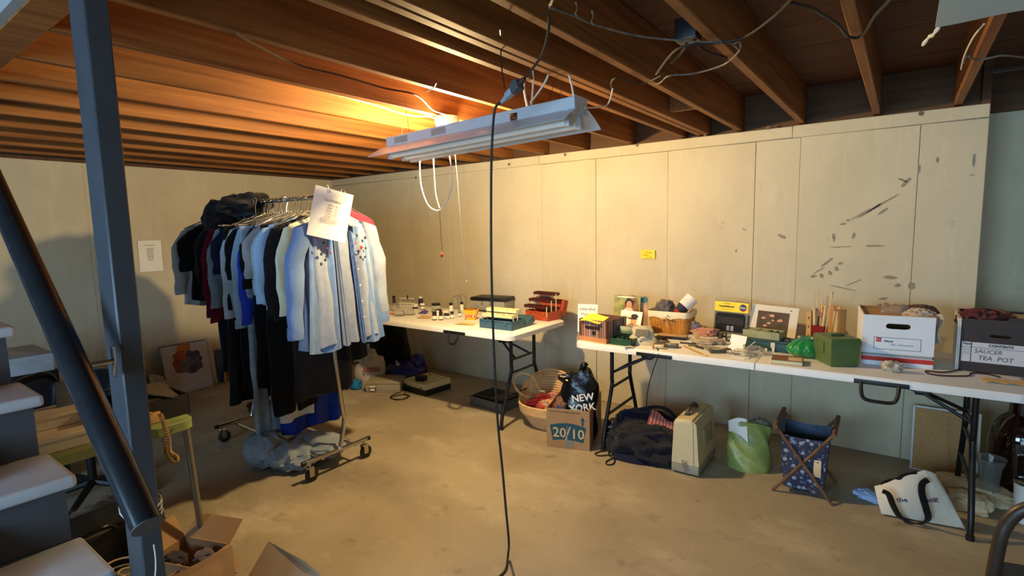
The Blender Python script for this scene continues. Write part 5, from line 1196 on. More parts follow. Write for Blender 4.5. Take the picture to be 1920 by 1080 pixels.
REDY = fab('red_yarn', '74121a', '8c2024', scale=80, bump=.5)
for x, y, z, s_, m_, lb, sd in ((-.115, -.045, .185, (.06, .035, .03), REDY, 'dark red yarn ball at the left rim of the straw basket', 71), (-.05, -.01, .215, (.06, .035, .035), REDY, 'long red yarn hank in the straw basket', 72), (.075, .03, .215, (.042, .038, .040), REDY, 'round red yarn ball toward the right of the straw basket', 73),
                              (.0, -.05, .19, (.07, .04, .035), fab('peach_yarn', 'c9946c', 'd8a880', scale=80, bump=.5), 'peach yarn at the front of the straw basket', 74), (-.05, -.08, .178, (.035, .02, .02), fab('coral_yarn', 'c85a48', bump=.5), 'small coral yarn scrap at the basket front', 75), (.06, -.035, .20, (.04, .03, .03), fab('plum_yarn', '6b4a52', bump=.5), 'plum grey yarn ball before the round red one', 76),
                              (.015, .05, .22, (.06, .04, .03), fab('pink_yarn', 'c9877c', bump=.5), 'pink yarn behind the peach yarn', 77), (.12, .03, .20, (.05, .05, .035), fab('cream_yarn', 'c9b494', bump=.5), 'cream yarn at the right of the straw basket', 78)):
    p = inbx(bk.location, .25, x, y, 0); t = thing('yarn_ball', lb, 'yarn', p+Vector((0, 0, z-.01)), rr_.uniform(-.6, .6)); m = MB(); m.lump((0, 0, 0), s_, sd, .14, 4, .9, 22, 14)
    m.build('ball', m_, t)
    m = MB()
    for q in range(7):
        a = q*.9; m.tube([(s_[0]*1.02*math.cos(u_)*math.cos(a*.3), s_[1]*1.02*math.sin(u_+a), s_[2]*1.02*math.sin(u_)) for u_ in [2*PI*w_/16 for w_ in range(16)]], .0022, 4, closed=True)
    m.build('strands', m_, t, kind='stuff')
p = inbx(bk.location, .25, -.10, .03, .19); t = thing('wire_frame', 'pale looped wire frame poking from the straw basket', 'frame', p, .4); m = MB()
for o_ in (0, .018): m.tube([(.06*math.cos(a)-.01, o_, .035*math.sin(a)+.03) for a in [2*PI*k/8 for k in range(8)]], .0035, 6, closed=True)
m.build('wire', mat('pale_wire', 'a9a78e', .4), t)
# cardboard carton
c0, c1, c2 = Fl(1025, 838), Fl(1106, 846), Fl(1136, 792)
d = c1-c0; rot = math.atan2(d.y, d.x); loc = (c0+c1)/2; wd = d.length
dp = .47; hh = .275
t = thing('cardboard_carton', 'open cardboard carton with teal 20/10 panel under the right table end', 'box', loc, rot-.04)
TEALP = mat('teal_print', '1f4c5c', .8, var=.05)
openbox(t, wd, dp, hh, .004, CARD)
m = MB(); arc = [(-.125+.25*k/12, .158-.0*k+.022*math.sin(PI*k/12)) for k in range(13)]
low = [(.105-.21*k/12, .058+.012*math.sin(PI*k/12)-.005) for k in range(13)]
m.prism(arc+low, -.0008, 0); m.build('teal_panel', TEALP, t, smooth=False)
CTX = mat('carton_print', 'cdae82', .85)
text('20', .095, t, (-.058, -.0011, .108), FRONT, CTX, bold=.001); text('10', .095, t, (.066, -.0011, .106), FRONT, CTX, bold=.001)
m = MB(); m.box(-.004, .004, -.0012, -.0008, .06, .16, rot=Ry(.32).to_3x3()); m.build('slash', CTX, t, smooth=False)
text('DO NOT STACK OVER 5 CASES HIGH', .0125, t, (-.02, -.0004, .255), FRONT, mat('carton_ink', '3c3226', .8), bold=.0002)
m = MB(); m.prism([(.094, .17), (.108, .17), (.108, .205), (.117, .205), (.101, .232), (.085, .205), (.094, .205)], -.0007, 0); m.build('up_arrow', TEALP, t, smooth=False)
m = MB(); m.box(-.012, .035, -.0016, -.0008, .012, .062); m.box(-.008, -.003, -.0016, -.0008, .06, .16); m.build('torn_tape', mat('grey_tape', '7e7c78', .7), t, smooth=False)
# black shopping bag and cloths in the carton
lb_ = loc; lr_ = rot-.04
t = thing('black_bag', 'shiny black plastic bag with white letters standing in the carton', 'bag', inbx(lb_, lr_, .02, .18, .03), lr_)
BAGM = mat('black_film', '0d0d10', .22, var=.1, bump=.4, bscale=18)
m = MB(); rings = []
for i in range(12):
    k = i/11; z = .46*k; w_ = .14*(1-.12*k) if k < .8 else .14*(.904-2.4*(k-.8)); d_ = .11*(1-.5*k)
    rings.append([(w_*math.copysign(abs(math.cos(a))**.7, math.cos(a))+.03*k+.008*math.sin(5*a+i), d_*math.copysign(abs(math.sin(a))**.8, math.sin(a))+.05*k+.008*math.sin(4*a+i*1.3), z+.012*math.sin(3*a+i)) for a in [2*PI*q/36 for q in range(36)]])
m.loft(rings); m.build('bag_film', BAGM, t)
m = MB(); m.tube(smoothpath([(.03, .05, .43), (.035, .055, .47), (.055, .05, .50), (.07, .05, .49)], 4), [.03, .026, .022, .02, .02, .022, .024, .024, .022, .018, .016, .014, .01], 10); m.lump((-.06, .02, .40), (.07, .03, .035), 5, .4); m.build('knot', BAGM, t)
o_ = text('NEW', .066, t, (.062, -.078, .30), (PI/2-.16, -.18, .08), mat('white_letter', 'd6d4d8', .5), bold=.0015); o_ = text('YORK', .066, t, (.062, -.095, .235), (PI/2-.16, -.18, .08), mat('white_letter', 'd6d4d8', .5), bold=.0015)
for x, y, z, s_, m_, lb, sd in ((-.085, .15, .22, (.055, .09, .075), fab('brown_scarf', '5a4238', '8a6650', scale=30), 'brown patterned scarf left of the black bag in the carton', 81), (-.07, .06, .23, (.045, .04, .035), fab('cobalt', '1e3468', '2a4684'), 'cobalt blue cloth at the front of the carton', 82), (.03, .045, .235, (.055, .035, .03), fab('sky_cloth', '6f9cc0', '80acd0'), 'sky blue cloth at the front edge of the carton', 83), (-.115, .11, .22, (.022, .05, .05), fab('maroon', '5a1023'), 'maroon cloth against the left side of the carton', 84)):
    t = thing('folded_cloth', lb, 'cloth', inbx(lb_, lr_, x, y, z), lr_); m = MB(); m.lump((0, 0, 0), s_, sd, .3, 2.5); m.build('cloth', m_, t)
# jacket/handbag heap
NAVYB = fab('charcoal_navy', '17181c', '23242a', scale=20); NAVY = fab('deep_navy', '0b0f22', '10162e')
c = Fl(1195, 845)
t = thing('soft_bag', 'slumped charcoal and navy fabric bag on the floor before the sewing machine case', 'bag', (-1.31, 3.25, 0), .15)
m = MB(); m.lump((.05, -.06, .06), (.23, .14, .115), 91, .28, 2.3, .85, 64, 34, floor=.001, ridge=True); m.build('front_panel', NAVYB, t)
m = MB(); m.lump((-.02, .10, .08), (.25, .10, .16), 92, .2, 1.8, .8, 56, 30, floor=.001); m.build('back_panel', NAVY, t)
m = MB(); m.tube(smoothpath([(-.2, .02, .10), (-.16, .1, .19), (-.02, .16, .24), (.1, .14, .25), (.2, .08, .18), (.235, -.02, .09)], 6), .014, 8, flat=.4); m.build('rim_binding', fab('binding', '1c1a20'), t)
m = MB(); m.tube(smoothpath([(.2, .08, .2), (.24, .0, .12), (.25, -.08, .05), (.22, -.14, .02)], 6), .018, 8, flat=.3); m.build('strap', NAVYB, t)
m = MB(); m.sheet(lambda u, v: (-.16+.38*u, -.19-.02*math.sin(u*5)-.04*v, .03-.022*v+.008*math.sin(u*7)), 20, 5, .006); m.build('hem', fab('hem_navy', '141830'), t)
t = thing('checked_cloth', 'red and white checked cloth tucked into the slumped bag', 'cloth', (-1.22, 3.30, .10), .15)
RDC = mat('gingham_red', 'b0282e', .85, var=.05); WHC = mat('gingham_white', 'e6d6cf', .85, var=.03)
gm = MB(); NXG, NYG = 16, 18
def gf(u, v): return Vector((-.075+.16*u-.01*v+.02*v*u, -.005-.105*v+.012*math.sin(u*6), .155-.09*v+.018*math.sin(u*5+1)-.03*u))
vv = [[gm.V(gf(i/NXG, j/NYG)) for j in range(NYG+1)] for i in range(NXG+1)]
for i in range(NXG):
    for j in range(NYG):
        gm.mi = 1 if (i % 2 and j % 2) or (i % 2 == 0 and j % 2 == 0 and False) else (0 if not (i % 2) and not (j % 2) else 2); gm.F([vv[i][j], vv[i+1][j], vv[i+1][j+1], vv[i][j+1]])
r_ = bmesh.ops.solidify(gm.bm, geom=gm.bm.faces[:], thickness=.004)
gm.build('cloth', [RDC, WHC, mat('gingham_mid', 'd07a7a', .85)], t)
t = thing('sunglasses_case', 'small dark shiny pouch with red label beside the leg of the right table', 'pouch', Fl(1152, 818)+Vector((0, 0, 0)), .3)
m = MB(); m.lump((0, 0, .06), (.065, .05, .07), 95, .25, 2.4, .8, floor=.001); m.build('pouch_cloth', BAGM, t); m = MB(); m.lump((.05, -.01, .10), (.045, .03, .02), 96, .2); m.build('red_label', fab('brick', '6b2a2c', '8a4a48'), t); m = MB(); m.lump((.02, -.052, .07), (.012, .006, .010), 3); m.build('pearl_snap', mat('snap', 'e0a888', .3), t)
t = thing('mains_lead', 'dark power cord coiled on the floor before the slumped bag', 'cord', (0, 0, 0)); pts = [Fl(x, y)+Vector((0, 0, .006)) for x, y in ((1158, 838), (1145, 845), (1125, 848), (1116, 852), (1124, 856), (1150, 854), (1168, 856), (1160, 861), (1146, 862), (1136, 868), (1140, 873), (1150, 871), (1152, 862), (1142, 855), (1143, 848), (1152, 842))]
m = MB(); m.tube(smoothpath(pts, 5), .0042, 6); m.build('cord', CORD, t)
t = thing('flat_plug', 'pale green grey flat lead end beside the coiled power cord', 'lead end', Fl(1150, 838), .9); m = MB(); m.box(-.05, .05, -.011, .011, 0, .012, bev=.003); m.build('plug_body', mat('sage_plastic', '9a9a72', .5), t)
t = thing('paper_slip', 'grey printed slip on the floor between carton and bag', 'paper', Fl(1133, 835), .5); m = MB(); m.box(-.035, .035, -.018, .018, 0, .002); m.build('slip', GREYLBL, t)
# sewing machine case
c0, c1 = Fl(1258, 885), Fl(1310, 896); d = c1-c0; rot = math.atan2(d.y, d.x); loc = (c0+c1)/2; wd = d.length
t = thing('sewing_machine_case', 'cream hard sewing machine case with brown handle under the right table', 'case', loc, rot-.08)
CR = mat('cream_case', 'c3b58e', .5, var=.05, bump=.05, bscale=150); GB = mat('case_grey_base', '8d8878', .5)
hw = wd/2
m = MB(); m.box(-hw, hw, 0, .38, .012, .062, bev=.005); m.build('base', GB, t)
m = MB(); pl = [(-hw+.001, .064), (hw-.03, .064), (hw-.038, .33), (hw-.045, .342), (-hw+.022, .335), (-hw+.012, .322)]
m.prism(pl, .001, .379)
es = [e for e in m.bm.edges if abs((e.verts[0].co-e.verts[1].co).y) < .01 and min(v.co.z for v in e.verts) > .2]
bmesh.ops.bevel(m.bm, geom=es, offset=.022, segments=4, profile=.6, affect='EDGES', clamp_overlap=True); m.build('cover', CR, t)
m = MB(); pl = [(hw-.028, .064), (hw, .064), (hw-.018, .315), (hw-.03, .332), (hw-.036, .332)]; m.prism(pl, .003, .377)
m.build('side_cover', CR, t)
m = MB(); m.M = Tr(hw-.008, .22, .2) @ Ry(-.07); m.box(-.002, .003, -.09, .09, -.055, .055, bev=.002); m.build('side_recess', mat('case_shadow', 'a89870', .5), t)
m = MB(); m.tube(smoothpath([(-.018, .10, .338), (-.018, .11, .362), (-.018, .15, .372), (-.018, .22, .372), (-.018, .26, .362), (-.018, .27, .338)], 5), .010, 8, flat=1.3); ho = m.build('handle', mat('brown_handle', '4a3a2e', .5), t)
for y in (.10, .27): m = MB(); m.box(-.034, -.002, y-.018, y+.018, .333, .345, bev=.003); m.build('handle_mount', mat('brown_handle', '4a3a2e', .5), ho)
m = MB(); m.box(-.018, .012, -.006, .002, .055, .092, bev=.003); m.lathe([(.008, 0), (.010, .01), (.004, .014)], 12, (-.002, -.008, .072)); m.box(-.010, .006, -.008, -.002, .03, .05, bev=.002); m.build('latch', CHROME, t)
for x in (-hw+.03, hw-.03):
    for y in (.04, .34): m = MB(); m.lathe([(.012, 0), (.012, .014)], 10, (x, y, 0)); m.build('foot', BLACKPL, t)
# lime bag with white cloth
t = thing('lime_bag', 'lime green shiny bag sagging on the floor beside the folding yarn stand', 'bag', (-.70, 3.36, 0), .2)
LIME = mat('lime_film', '869450', .35, var=.15, bump=.4, bscale=14)
m = MB(); rings = []
for i in range(13):
    k = i/12; z = .29*k; w_ = .125*(1-.1*k); d_ = .09*(1-.35*k)
    rings.append([(w_*math.copysign(abs(math.cos(a))**.75, math.cos(a))+.008*math.sin(4*a+i*.8), d_*math.copysign(abs(math.sin(a))**.85, math.sin(a))+.010*math.sin(5*a+i), max(.001, z+.012*math.sin(3*a+i*.5)*(k > .05))) for a in [2*PI*q/40 for q in range(40)]])
m.loft(rings); m.build('bag_film', LIME, t)
m = MB(); m.lump((.06, .02, .27), (.06, .05, .04), 5, .3); m.build('grey_contents', mat('bag_grey', '6f7264', .6), t)
t2 = thing('white_cloth', 'white folded cloth sticking out of the lime bag', 'cloth', (-.745, 3.33, .20), .2); m = MB(); m.sheet(lambda u, v: (-.065+.10*u+.01*v, -.030+.02*math.sin(u*3)-.035*v, .145-.10*v-.05*(1-u)*(1-v)-.03*u*u-.03*u*v), 8, 8, .012); m.build('cloth', PAPER, t2)
# folding yarn stand
t = thing('yarn_stand', 'folding wooden yarn stand with navy floral fabric bag', 'stand', (-.375, 3.12, 0), .03)
WLN = mat('walnut_stick', '5a3d2a', .55, hex2='7a5538', scale=8, stretch=(4, 4, 1))
for y in (0, .29):
    for sg in (-1, 1):
        m = MB(); m.tube([(sg*-.145, y+(.006 if sg > 0 else -.006), .002), (sg*.14, y+(.006 if sg > 0 else -.006), .385)], .0085, 8); m.build('leg', WLN, t)
for sg in (-1, 1):
    m = MB(); m.tube([(sg*.138, -.022, .382), (sg*.138, .315, .382)], .012, 10); m.build('top_rail', WLN, t)
m = MB(); m.tube([(0, -.005, .19), (0, .30, .19)], .005, 8); m.build('pivot_rod', WLN, t)
FLR = mat('navy_floral', '33384c', .85)
def floral(mt):
    nt = mt.node_tree; N = nt.nodes; L = nt.links; b = N['Principled BSDF']; tc = N.new('ShaderNodeTexCoord')
    src = b.inputs['Base Color'].links[0].from_socket
    for sc_, thr, col in ((30, .24, '9a9aac'), (52, .20, '6a6f8c')):
        v = N.new('ShaderNodeTexVoronoi'); v.inputs['Scale'].default_value = sc_; L.new(tc.outputs['Object'], v.inputs['Vector'])
        lt = N.new('ShaderNodeMath'); lt.operation = 'LESS_THAN'; lt.inputs[1].default_value = thr+.08; L.new(v.outputs['Distance'], lt.inputs[0])
        mx = N.new('ShaderNodeMix'); mx.data_type = 'RGBA'; mx.inputs['B'].default_value = (*lin(col), 1); L.new(lt.outputs[0], mx.inputs['Factor']); L.new(src, mx.inputs['A']); src = mx.outputs['Result']
    L.new(src, b.inputs['Base Color'])
floral(FLR)
LNG = fab('blue_lining', '4a5a70', '5a6b82')
def fpanel(pts, nm, m_):
    m = MB()
    def f(u, v):
        a, b, c, d_ = [Vector(p) for p in pts]; p = (a*(1-u)+b*u)*(1-v)+(d_*(1-u)+c*u)*v
        return p+Vector((0, .004*math.sin(u*9)*math.sin(v*6), -.008*math.sin(u*PI)*(1-v)))
    m.sheet(f, 10, 8, .002); return m.build(nm, m_, t)
BXW = .115
fpanel([(-BXW, .018, .335), (BXW, .018, .335), (.095, .03, .035), (-.095, .03, .035)], 'fabric_front', FLR)
fpanel([(BXW, .018, .335), (BXW, .272, .335), (.095, .26, .035), (.095, .03, .035)], 'fabric_side', FLR)
fpanel([(-BXW, .272, .335), (-BXW, .018, .335), (-.095, .03, .035), (-.095, .26, .035)], 'fabric_side', FLR)
fpanel([(BXW, .272, .335), (-BXW, .272, .335), (-.095, .26, .035), (.095, .26, .035)], 'fabric_back', LNG)
fpanel([(-.095, .03, .035), (.095, .03, .035), (.095, .26, .035), (-.095, .26, .035)], 'fabric_bottom', FLR)
for sg in (-1, 1):
    fpanel([(sg*.135, .03, .38), (sg*.135, .27, .38), (sg*BXW, .265, .33), (sg*BXW, .025, .33)], 'hanging_flap', LNG if sg < 0 else FLR)
m = MB(); m.box(.05, .085, .008, .0105, .13, .225, bev=.001); tg = m.build('price_tag', mat('manila', 'd9b98c', .8), t); m = MB(); m.lathe([(.004, 0), (.004, .0006)], 10, (0, 0, 0)); ho = m.build('tag_hole', INK, tg, loc=(.0675, .0078, .213), rot=(PI/2, 0, 0))
p = (-.40, 3.25, .08); t2 = thing('stand_contents', 'pale wrapped pattern packet inside the floral yarn stand', 'packet', (-.36, 3.27, .04), .2); m = MB(); m.box(-.06, .06, -.05, .05, 0, .22, bev=.01); m.build('packet', mat('packet_grey', '9aa49c', .4), t2)
# light blue cloth, canvas tote, cream bundle
softbag('blue_cloth', 'light blue folded cloth on the floor left of the canvas tote', 'cloth', Fl(1634, 937), (.08, .045, .026), fab('light_blue', '9db7e0', 'b0c6e8'), 101, .4, 3.5, rot=-.35)
TOTE = fab('canvas_tote', 'cfc6b4', 'ddd4c4', scale=10)
t = thing('canvas_tote', 'cream canvas tote bag with black handles slumped on the floor', 'bag', (0, 0, 0))
P_ = lambda x, y, z=0.0: at(x, y, z)
fr = [P_(1652, 962, .012), P_(1797, 988, .012), at(1733, 880, .30), at(1640, 912, .12)]
def tote_front(u, v):
    a = fr[0].lerp(fr[1], u); b = fr[3].lerp(fr[2], u); p = a.lerp(b, v)
    n_ = Vector((-.2, -.6, .5)); return p+n_*(.030*math.sin(u*PI)*math.sin(v*PI)+.010*math.sin(u*8+v*3)*v)
m = MB(); m.sheet(tote_front, 22, 18, .003); m.build('front_panel', TOTE, t)
def tote_back(u, v):
    p = tote_front(u, v); q = Vector((.05, .10, -.02)); return p+q*(.35+.65*math.sin(v*PI*.5))*(1-.2*u)-Vector((0, 0, .0))
def tb(u, v):
    p = tote_back(u, v); p.z = max(.006, p.z*.92); return p
m = MB(); m.sheet(tb, 22, 18, .003); m.build('back_panel', TOTE, t)
m = MB(); m.sheet(lambda u, v: tote_front(1, u).lerp(tb(1, u), v)+Vector((.02, -.01, 0))*math.sin(v*PI), 12, 5, .003); m.sheet(lambda u, v: tote_front(u, 0).lerp(tb(u, 0), v), 12, 4, .003); m.build('gusset', TOTE, t)
def onfront(u, v, off): return tote_front(u, v)+Vector((-.2, -.6, .5)).normalized()*off
NRM = (fr[1]-fr[0]).cross(fr[2]-fr[0]).normalized(); NRM = NRM if NRM.y < 0 else -NRM
def onplane(x, y, off):
    d_ = RX*(x-960)+UP*(540-y)+FW*FPX; O_ = Vector((0, 0, CAM_H)); return O_+d_*((fr[0]-O_).dot(NRM)/d_.dot(NRM))+NRM*off
m = MB(); m.tube(smoothpath([onplane(1737, 891, .035), onplane(1726, 897, .04), onplane(1724, 912, .05), onplane(1731, 938, .06), onplane(1736, 958, .05), onplane(1730, 972, .03), onplane(1715, 977, .02), onplane(1697, 969, .03), onplane(1682, 955, .045), onplane(1671, 935, .05), onplane(1663, 916, .045), onplane(1652, 911, .04)], 6), .015, 8, flat=.25, upv=tuple(NRM)); m.build('handle', fab('black_webbing', '141312'), t)
m = MB(); m.tube(smoothpath([tote_front(.86, .98), tote_front(.62, .99)+Vector((0, 0, .0)), tote_front(.5, .96), tote_front(.3, .98)+Vector((0, .02, .0)), tote_front(.14, .98)], 6), .013, 8, flat=.3, upv=tuple(NRM)); m.build('back_handle', fab('black_webbing', '141312'), t)
e1 = (tote_front(.75, .42)-tote_front(.45, .42)).normalized(); e2 = (tote_front(.6, .55)-tote_front(.6, .3)); e2 = (e2-e1*e2.dot(e1)).normalized(); e3 = e1.cross(e2)
Mt = Matrix((e1, e2, e3)).transposed().to_euler()
for s_, u, col, sz in (('the', .40, '3a3a6a', .034), ('book', .80, '3a3a5a', .034)):
    text(s_, sz, t, onfront(u, .43, .008), Mt, mat('tote_print'+col, col, .8), bold=.0006)
text('nook', .02, t, onfront(.88, .47, .008), Mt, mat('tote_red', 'a03030', .8))
for x, y, s_, sd, lb in ((1825, 930, (.17, .10, .045), 111, 'rumpled cream cloth on the floor behind the canvas tote'), (1880, 945, (.15, .09, .03), 112, 'flat cream cloth on the floor beside the table leg'), (1815, 955, (.09, .06, .05), 113, 'cream cloth bundle between tote and table leg')):
    softbag('cream_cloth', lb, 'cloth', Fl(x, y), s_, fab('cream_cotton', 'cdbb94', 'dccaa4'), sd, .3, 2.6, rot=-.2)
# framed cork board, dark demijohn, vase, white cup
t = thing('cork_board', 'tan board with white metal edge leaning on the wall behind the table leg', 'board', (.10, 3.86, 0), (-.16, 0, 0))
m = MB(); m.box(.012, .30, .002, .010, .008, .37); m.build('cork', mat('cork', 'ab8250', .85, hex2='bd9460', scale=90), t)
for x0, x1, z0, z1, nm in ((0, .012, 0, .385, 'side_edge'), (.30, .312, 0, .385, 'side_edge'), (0.012, .30, .372, .385, 'top_edge'), (0.012, .30, 0, .010, 'bottom_edge')): m = MB(); m.box(x0, x1, -.002, .016, z0, z1, bev=.002, seg=1); m.build(nm, mat('white_edge', 'c9c9c4', .4), t)
t = thing('demijohn', 'large dark brown glass jug on the floor under the right table', 'jug', (.56, 3.80, 0))
m = MB(); m.lathe([(.10, 0), (.125, .01), (.13, .03), (.13, .30), (.122, .36), (.09, .42), (.055, .45), (.05, .54), (.056, .545), (.056, .555), (.045, .56)], 32); m.build('jug_glass', mat('brown_glass', '1c0806', .06, var=.05, spec=.8), t)
m = MB(); m.tube(smoothpath([(.048, 0, .535), (.085, 0, .54), (.095, 0, .50), (.07, 0, .45)], 5), .009, 8); m.build('ear_handle', mat('brown_glass', '1c0806', .06), t)
t = thing('glass_vase', 'clear waisted glass vase in front of the dark jug', 'vase', (.43, 3.62, 0))
m = MB(); m.lathe([(.05, 0), (.056, .008), (.05, .06), (.043, .12), (.050, .19), (.066, .24), (.063, .24), (.047, .19), (.040, .12), (.046, .06), (.05, .02), (.001, .015)], 28, cap=False); m.build('vase_glass', mat('vase_glass', 'dfe6e2', .04, trans=.92, ior=1.3, var=.01), t)
t = thing('white_canister', 'white canister with perforated metal top at the right edge of the floor', 'canister', (.56, 3.46, 0))
m = MB(); m.lathe([(.045, 0), (.05, .004), (.06, .19), (.062, .2)], 26); m.build('body', WCAP, t)
m = MB(); m.lathe([(.063, .198), (.064, .208), (.05, .214), (.001, .216)], 26); m.build('lid', CHROME, t)
for k in range(9):
    a = k*.7; m = MB(); m.lathe([(.006, 0), (.006, .0012)], 8, (.035*math.cos(a), .035*math.sin(a), .2146)); m.build('lid_hole', BCAP, t)
# brown metal chair at the right edge, near the camera
CHB = mat('brown_enamel', '3a2c22', .4, metal=.2)
t = thing('folding_chair', 'brown metal folding chair whose back rail shows at the lower right', 'chair', (.418, 1.535, .0), .1)
m = MB(); m.tube(smoothpath([(-.24, .14, 0), (-.222, .06, .42), (-.212, .02, .74), (-.20, .016, .82), (-.17, .012, .865), (-.12, .01, .878), (.12, .01, .878), (.17, .012, .865), (.20, .016, .82), (.212, .02, .74), (.222, .06, .42), (.24, .14, 0)], 6), .0135, 10); m.build('back_frame', CHB, t)
m = MB(); m.sheet(lambda u, v: (-.205+.41*u, .03+.02*math.sin(u*PI), .60+.12*v), 12, 4, .004); m.build('back_panel', CHB, t)
m = MB(); m.box(-.2, .2, -.38, .02, .43, .45, bev=.008); m.build('seat', CHB, t)
for sg in (-1, 1): m = MB(); m.tube([(sg*.205, .05, .43), (sg*.205, -.38, .40), (sg*.21, -.42, .0)][1:], .0125, 8); m.build('front_leg', CHB, t); 
# left table floor goods
loc = Fl(800, 745)
c0, c1 = Fl(757, 731), Fl(798, 744); d = c1-c0; rot = math.atan2(d.y, d.x); loc = (c0+c1)/2; wd = d.length
t = thing('record_player_case', 'cream and black portable case with clips on the floor under the left table', 'case', loc, rot)
m = MB(); m.box(-wd/2, wd/2, 0, .30, 0, .055, bev=.006); m.build('black_base', BLACKPL, t)
m = MB()
for a in ((-wd/2, wd/2, 0, .014), (-wd/2, wd/2, .286, .30), (-wd/2, -wd/2+.014, .014, .286), (wd/2-.014, wd/2, .014, .286)): m.box(a[0], a[1], a[2], a[3], .055, .105, bev=.003, seg=1)
m.box(-wd/2+.014, wd/2-.014, .014, .286, .055, .088); m.build('cream_top', mat('cream_lid', 'd3c79a', .5, var=.04), t)
for x in (-wd*.38, wd*.3): m = MB(); m.box(x-.022, x+.022, -.005, 0, .045, .068, bev=.002); m.build('clip', mat('grey_clip', '55524c', .4), t)
for y in (.08, .16, .22): m = MB(); m.box(-wd/2+.03, wd/2-.03, y, y+.012, .088, .094, bev=.002); m.build('ridge', mat('cream_lid', 'd3c79a', .5), t)
p = inbx(loc, rot, -.02, .10, .095); t2 = thing('power_adaptor', 'black power adaptor block resting on the cream case', 'adaptor', p, rot+.3); m = MB(); m.box(-.05, .05, -.03, .03, 0, .05, bev=.008); m.build('block', BLACKPL, t2)
m = MB(); m.tube(smoothpath([(-.05, 0, .03), (-.10, -.01, .05), (-.16, -.03, .02), (-.19, -.08, -.05), (-.17, -.12, -.088)], 5), .0035, 6); m.build('lead', CORD, t2)
t = thing('adaptor_cord', 'black cord bundled on the floor left of the cream case', 'cord', (0, 0, 0)); pts = [Fl(x, y)+Vector((0, 0, .006)) for x, y in ((752, 736), (740, 740), (732, 746), (745, 751), (762, 747), (768, 743), (755, 741), (738, 744), (733, 748), (752, 750), (765, 746), (758, 738))]
m = MB(); m.tube(smoothpath(pts, 5), .0042, 6); m.build('cord', CORD, t)
c0, c1 = Fl(684, 737), Fl(751, 737); d = c1-c0; rot = math.atan2(d.y, d.x); loc = (c0+c1)/2; wd = d.length
t = thing('storage_tub', 'translucent lidded storage tub with small label under the left table', 'tub', loc, rot)
TUB = mat('frosted_tub', '9b907c', .4, var=.05)
m = MB(); m.box(-wd/2+.01, wd/2-.01, .01, .27, 0, .085, bev=.008, taper=(1.05, 1.04)); m.build('body', TUB, t)
m = MB(); m.box(-wd/2, wd/2, 0, .28, .085, .10, bev=.004); m.build('lid_rim', TUB, t); m = MB(); m.box(-wd/2+.02, wd/2-.02, .02, .26, .10, .106, bev=.003); m.build('lid', TUB, t)
m = MB(); m.box(-wd/2+.045, -wd/2+.105, -.002, .012, .02, .05, bev=.001); m.build('label_plate', INK, t); m = MB(); m.box(-wd/2+.052, -wd/2+.098, -.004, -.002, .024, .042); m.build('label', LBLW, t); m = MB(); m.box(-wd/2+.045, -wd/2+.1, -.003, .012, .052, .062, bev=.002); m.build('label_cap', LBLW, t)
softbag('blue_plastic', 'crumpled bright blue plastic on the floor left of the storage tub', 'bag', Fl(668, 729), (.055, .05, .05), mat('blue_film', '1c6ea8', .35, bump=.4, bscale=20), 121, .3, 2.8, part='film')
t = softbag('carrier_bag', 'white carrier bag with red print behind the blue plastic', 'bag', Fl(690, 722)+Vector((-.02, .04, 0)), (.14, .08, .19), mat('white_film', 'c4b8a6', .45, bump=.4, bscale=12), 122, .3, 2.2, part='film', rot=.4)
for k in range(5): m = MB(); m.tube([(.02+.03*k+.012*math.cos(a), -.118+.012*k, .17+.02*math.sin(a)) for a in [2*PI*q/10 for q in range(10)]], .004, 5, closed=True); m.build('red_print', mat('print_red', '8a2a22', .7), t)
t = thing('blue_bag', 'dark blue glossy bag open on the floor behind the storage tub', 'bag', Vector((-3.90, 3.50, 0)), .3)
DBL = mat('dark_blue_film', '1c1c5c', .4, var=.15, bump=.3, bscale=14)
m = MB(); m.lump((0, 0, .09), (.20, .13, .11), 123, .2, 2, .7, floor=.001); m.lump((.11, .04, .19), (.075, .05, .09), 124, .25, 2); m.build('film', DBL, t)
m = MB(); m.sheet(lambda u, v: (-.06+.12*u*(1-v*.6), -.09, .14+.10*v-.05*u), 6, 6, .003); m.build('pale_lining', mat('bag_pale', 'b0a89c', .6), t)
softbag('black_sack', 'big black sack against the wall behind the clothes rack', 'sack', Vector((-4.22, 3.58, 0)), (.20, .17, .34), fab('sack_black', '0e0d0f', '151416'), 125, .2, 1.8, rot=.2)
c0, c1 = Fl(882, 758), Fl(940, 775); d = c1-c0; rot = math.atan2(d.y, d.x); loc = (c0+c1)/2; wd = d.length
t = thing('grey_bin', 'shallow grey plastic bin holding a black case under the left table end', 'bin', loc, rot)
m = MB(); hw = wd/2
for a in ((-hw, hw, 0, .006), (-hw, hw, .274, .28), (-hw, -hw+.006, .006, .274), (hw-.006, hw, .006, .274)): m.box(a[0], a[1], a[2], a[3], 0, .075)
m.box(-hw, hw, 0, .28, 0, .005); m.box(-hw-.006, hw+.006, -.008, .0, .068, .078, bev=.002); m.box(hw, hw+.008, -.008, .288, .068, .078, bev=.002); m.build('tray', mat('smoke_plastic', '55554e', .4), t)
p = inbx(loc, rot, 0, .02, .008); t2 = thing('black_case', 'flat black ridged case lying in the grey bin', 'case', p, rot); m = MB(); m.box(-hw+.02, hw-.02, 0, .24, 0, .085, bev=.008); m.build('shell', BLACKPL, t2)
for k in range(6): m = MB(); m.box(-hw+.04+.03*k, -hw+.05+.03*k, .02, .22, .085, .091, bev=.002); m.build('rib', BLACKPL, t2)
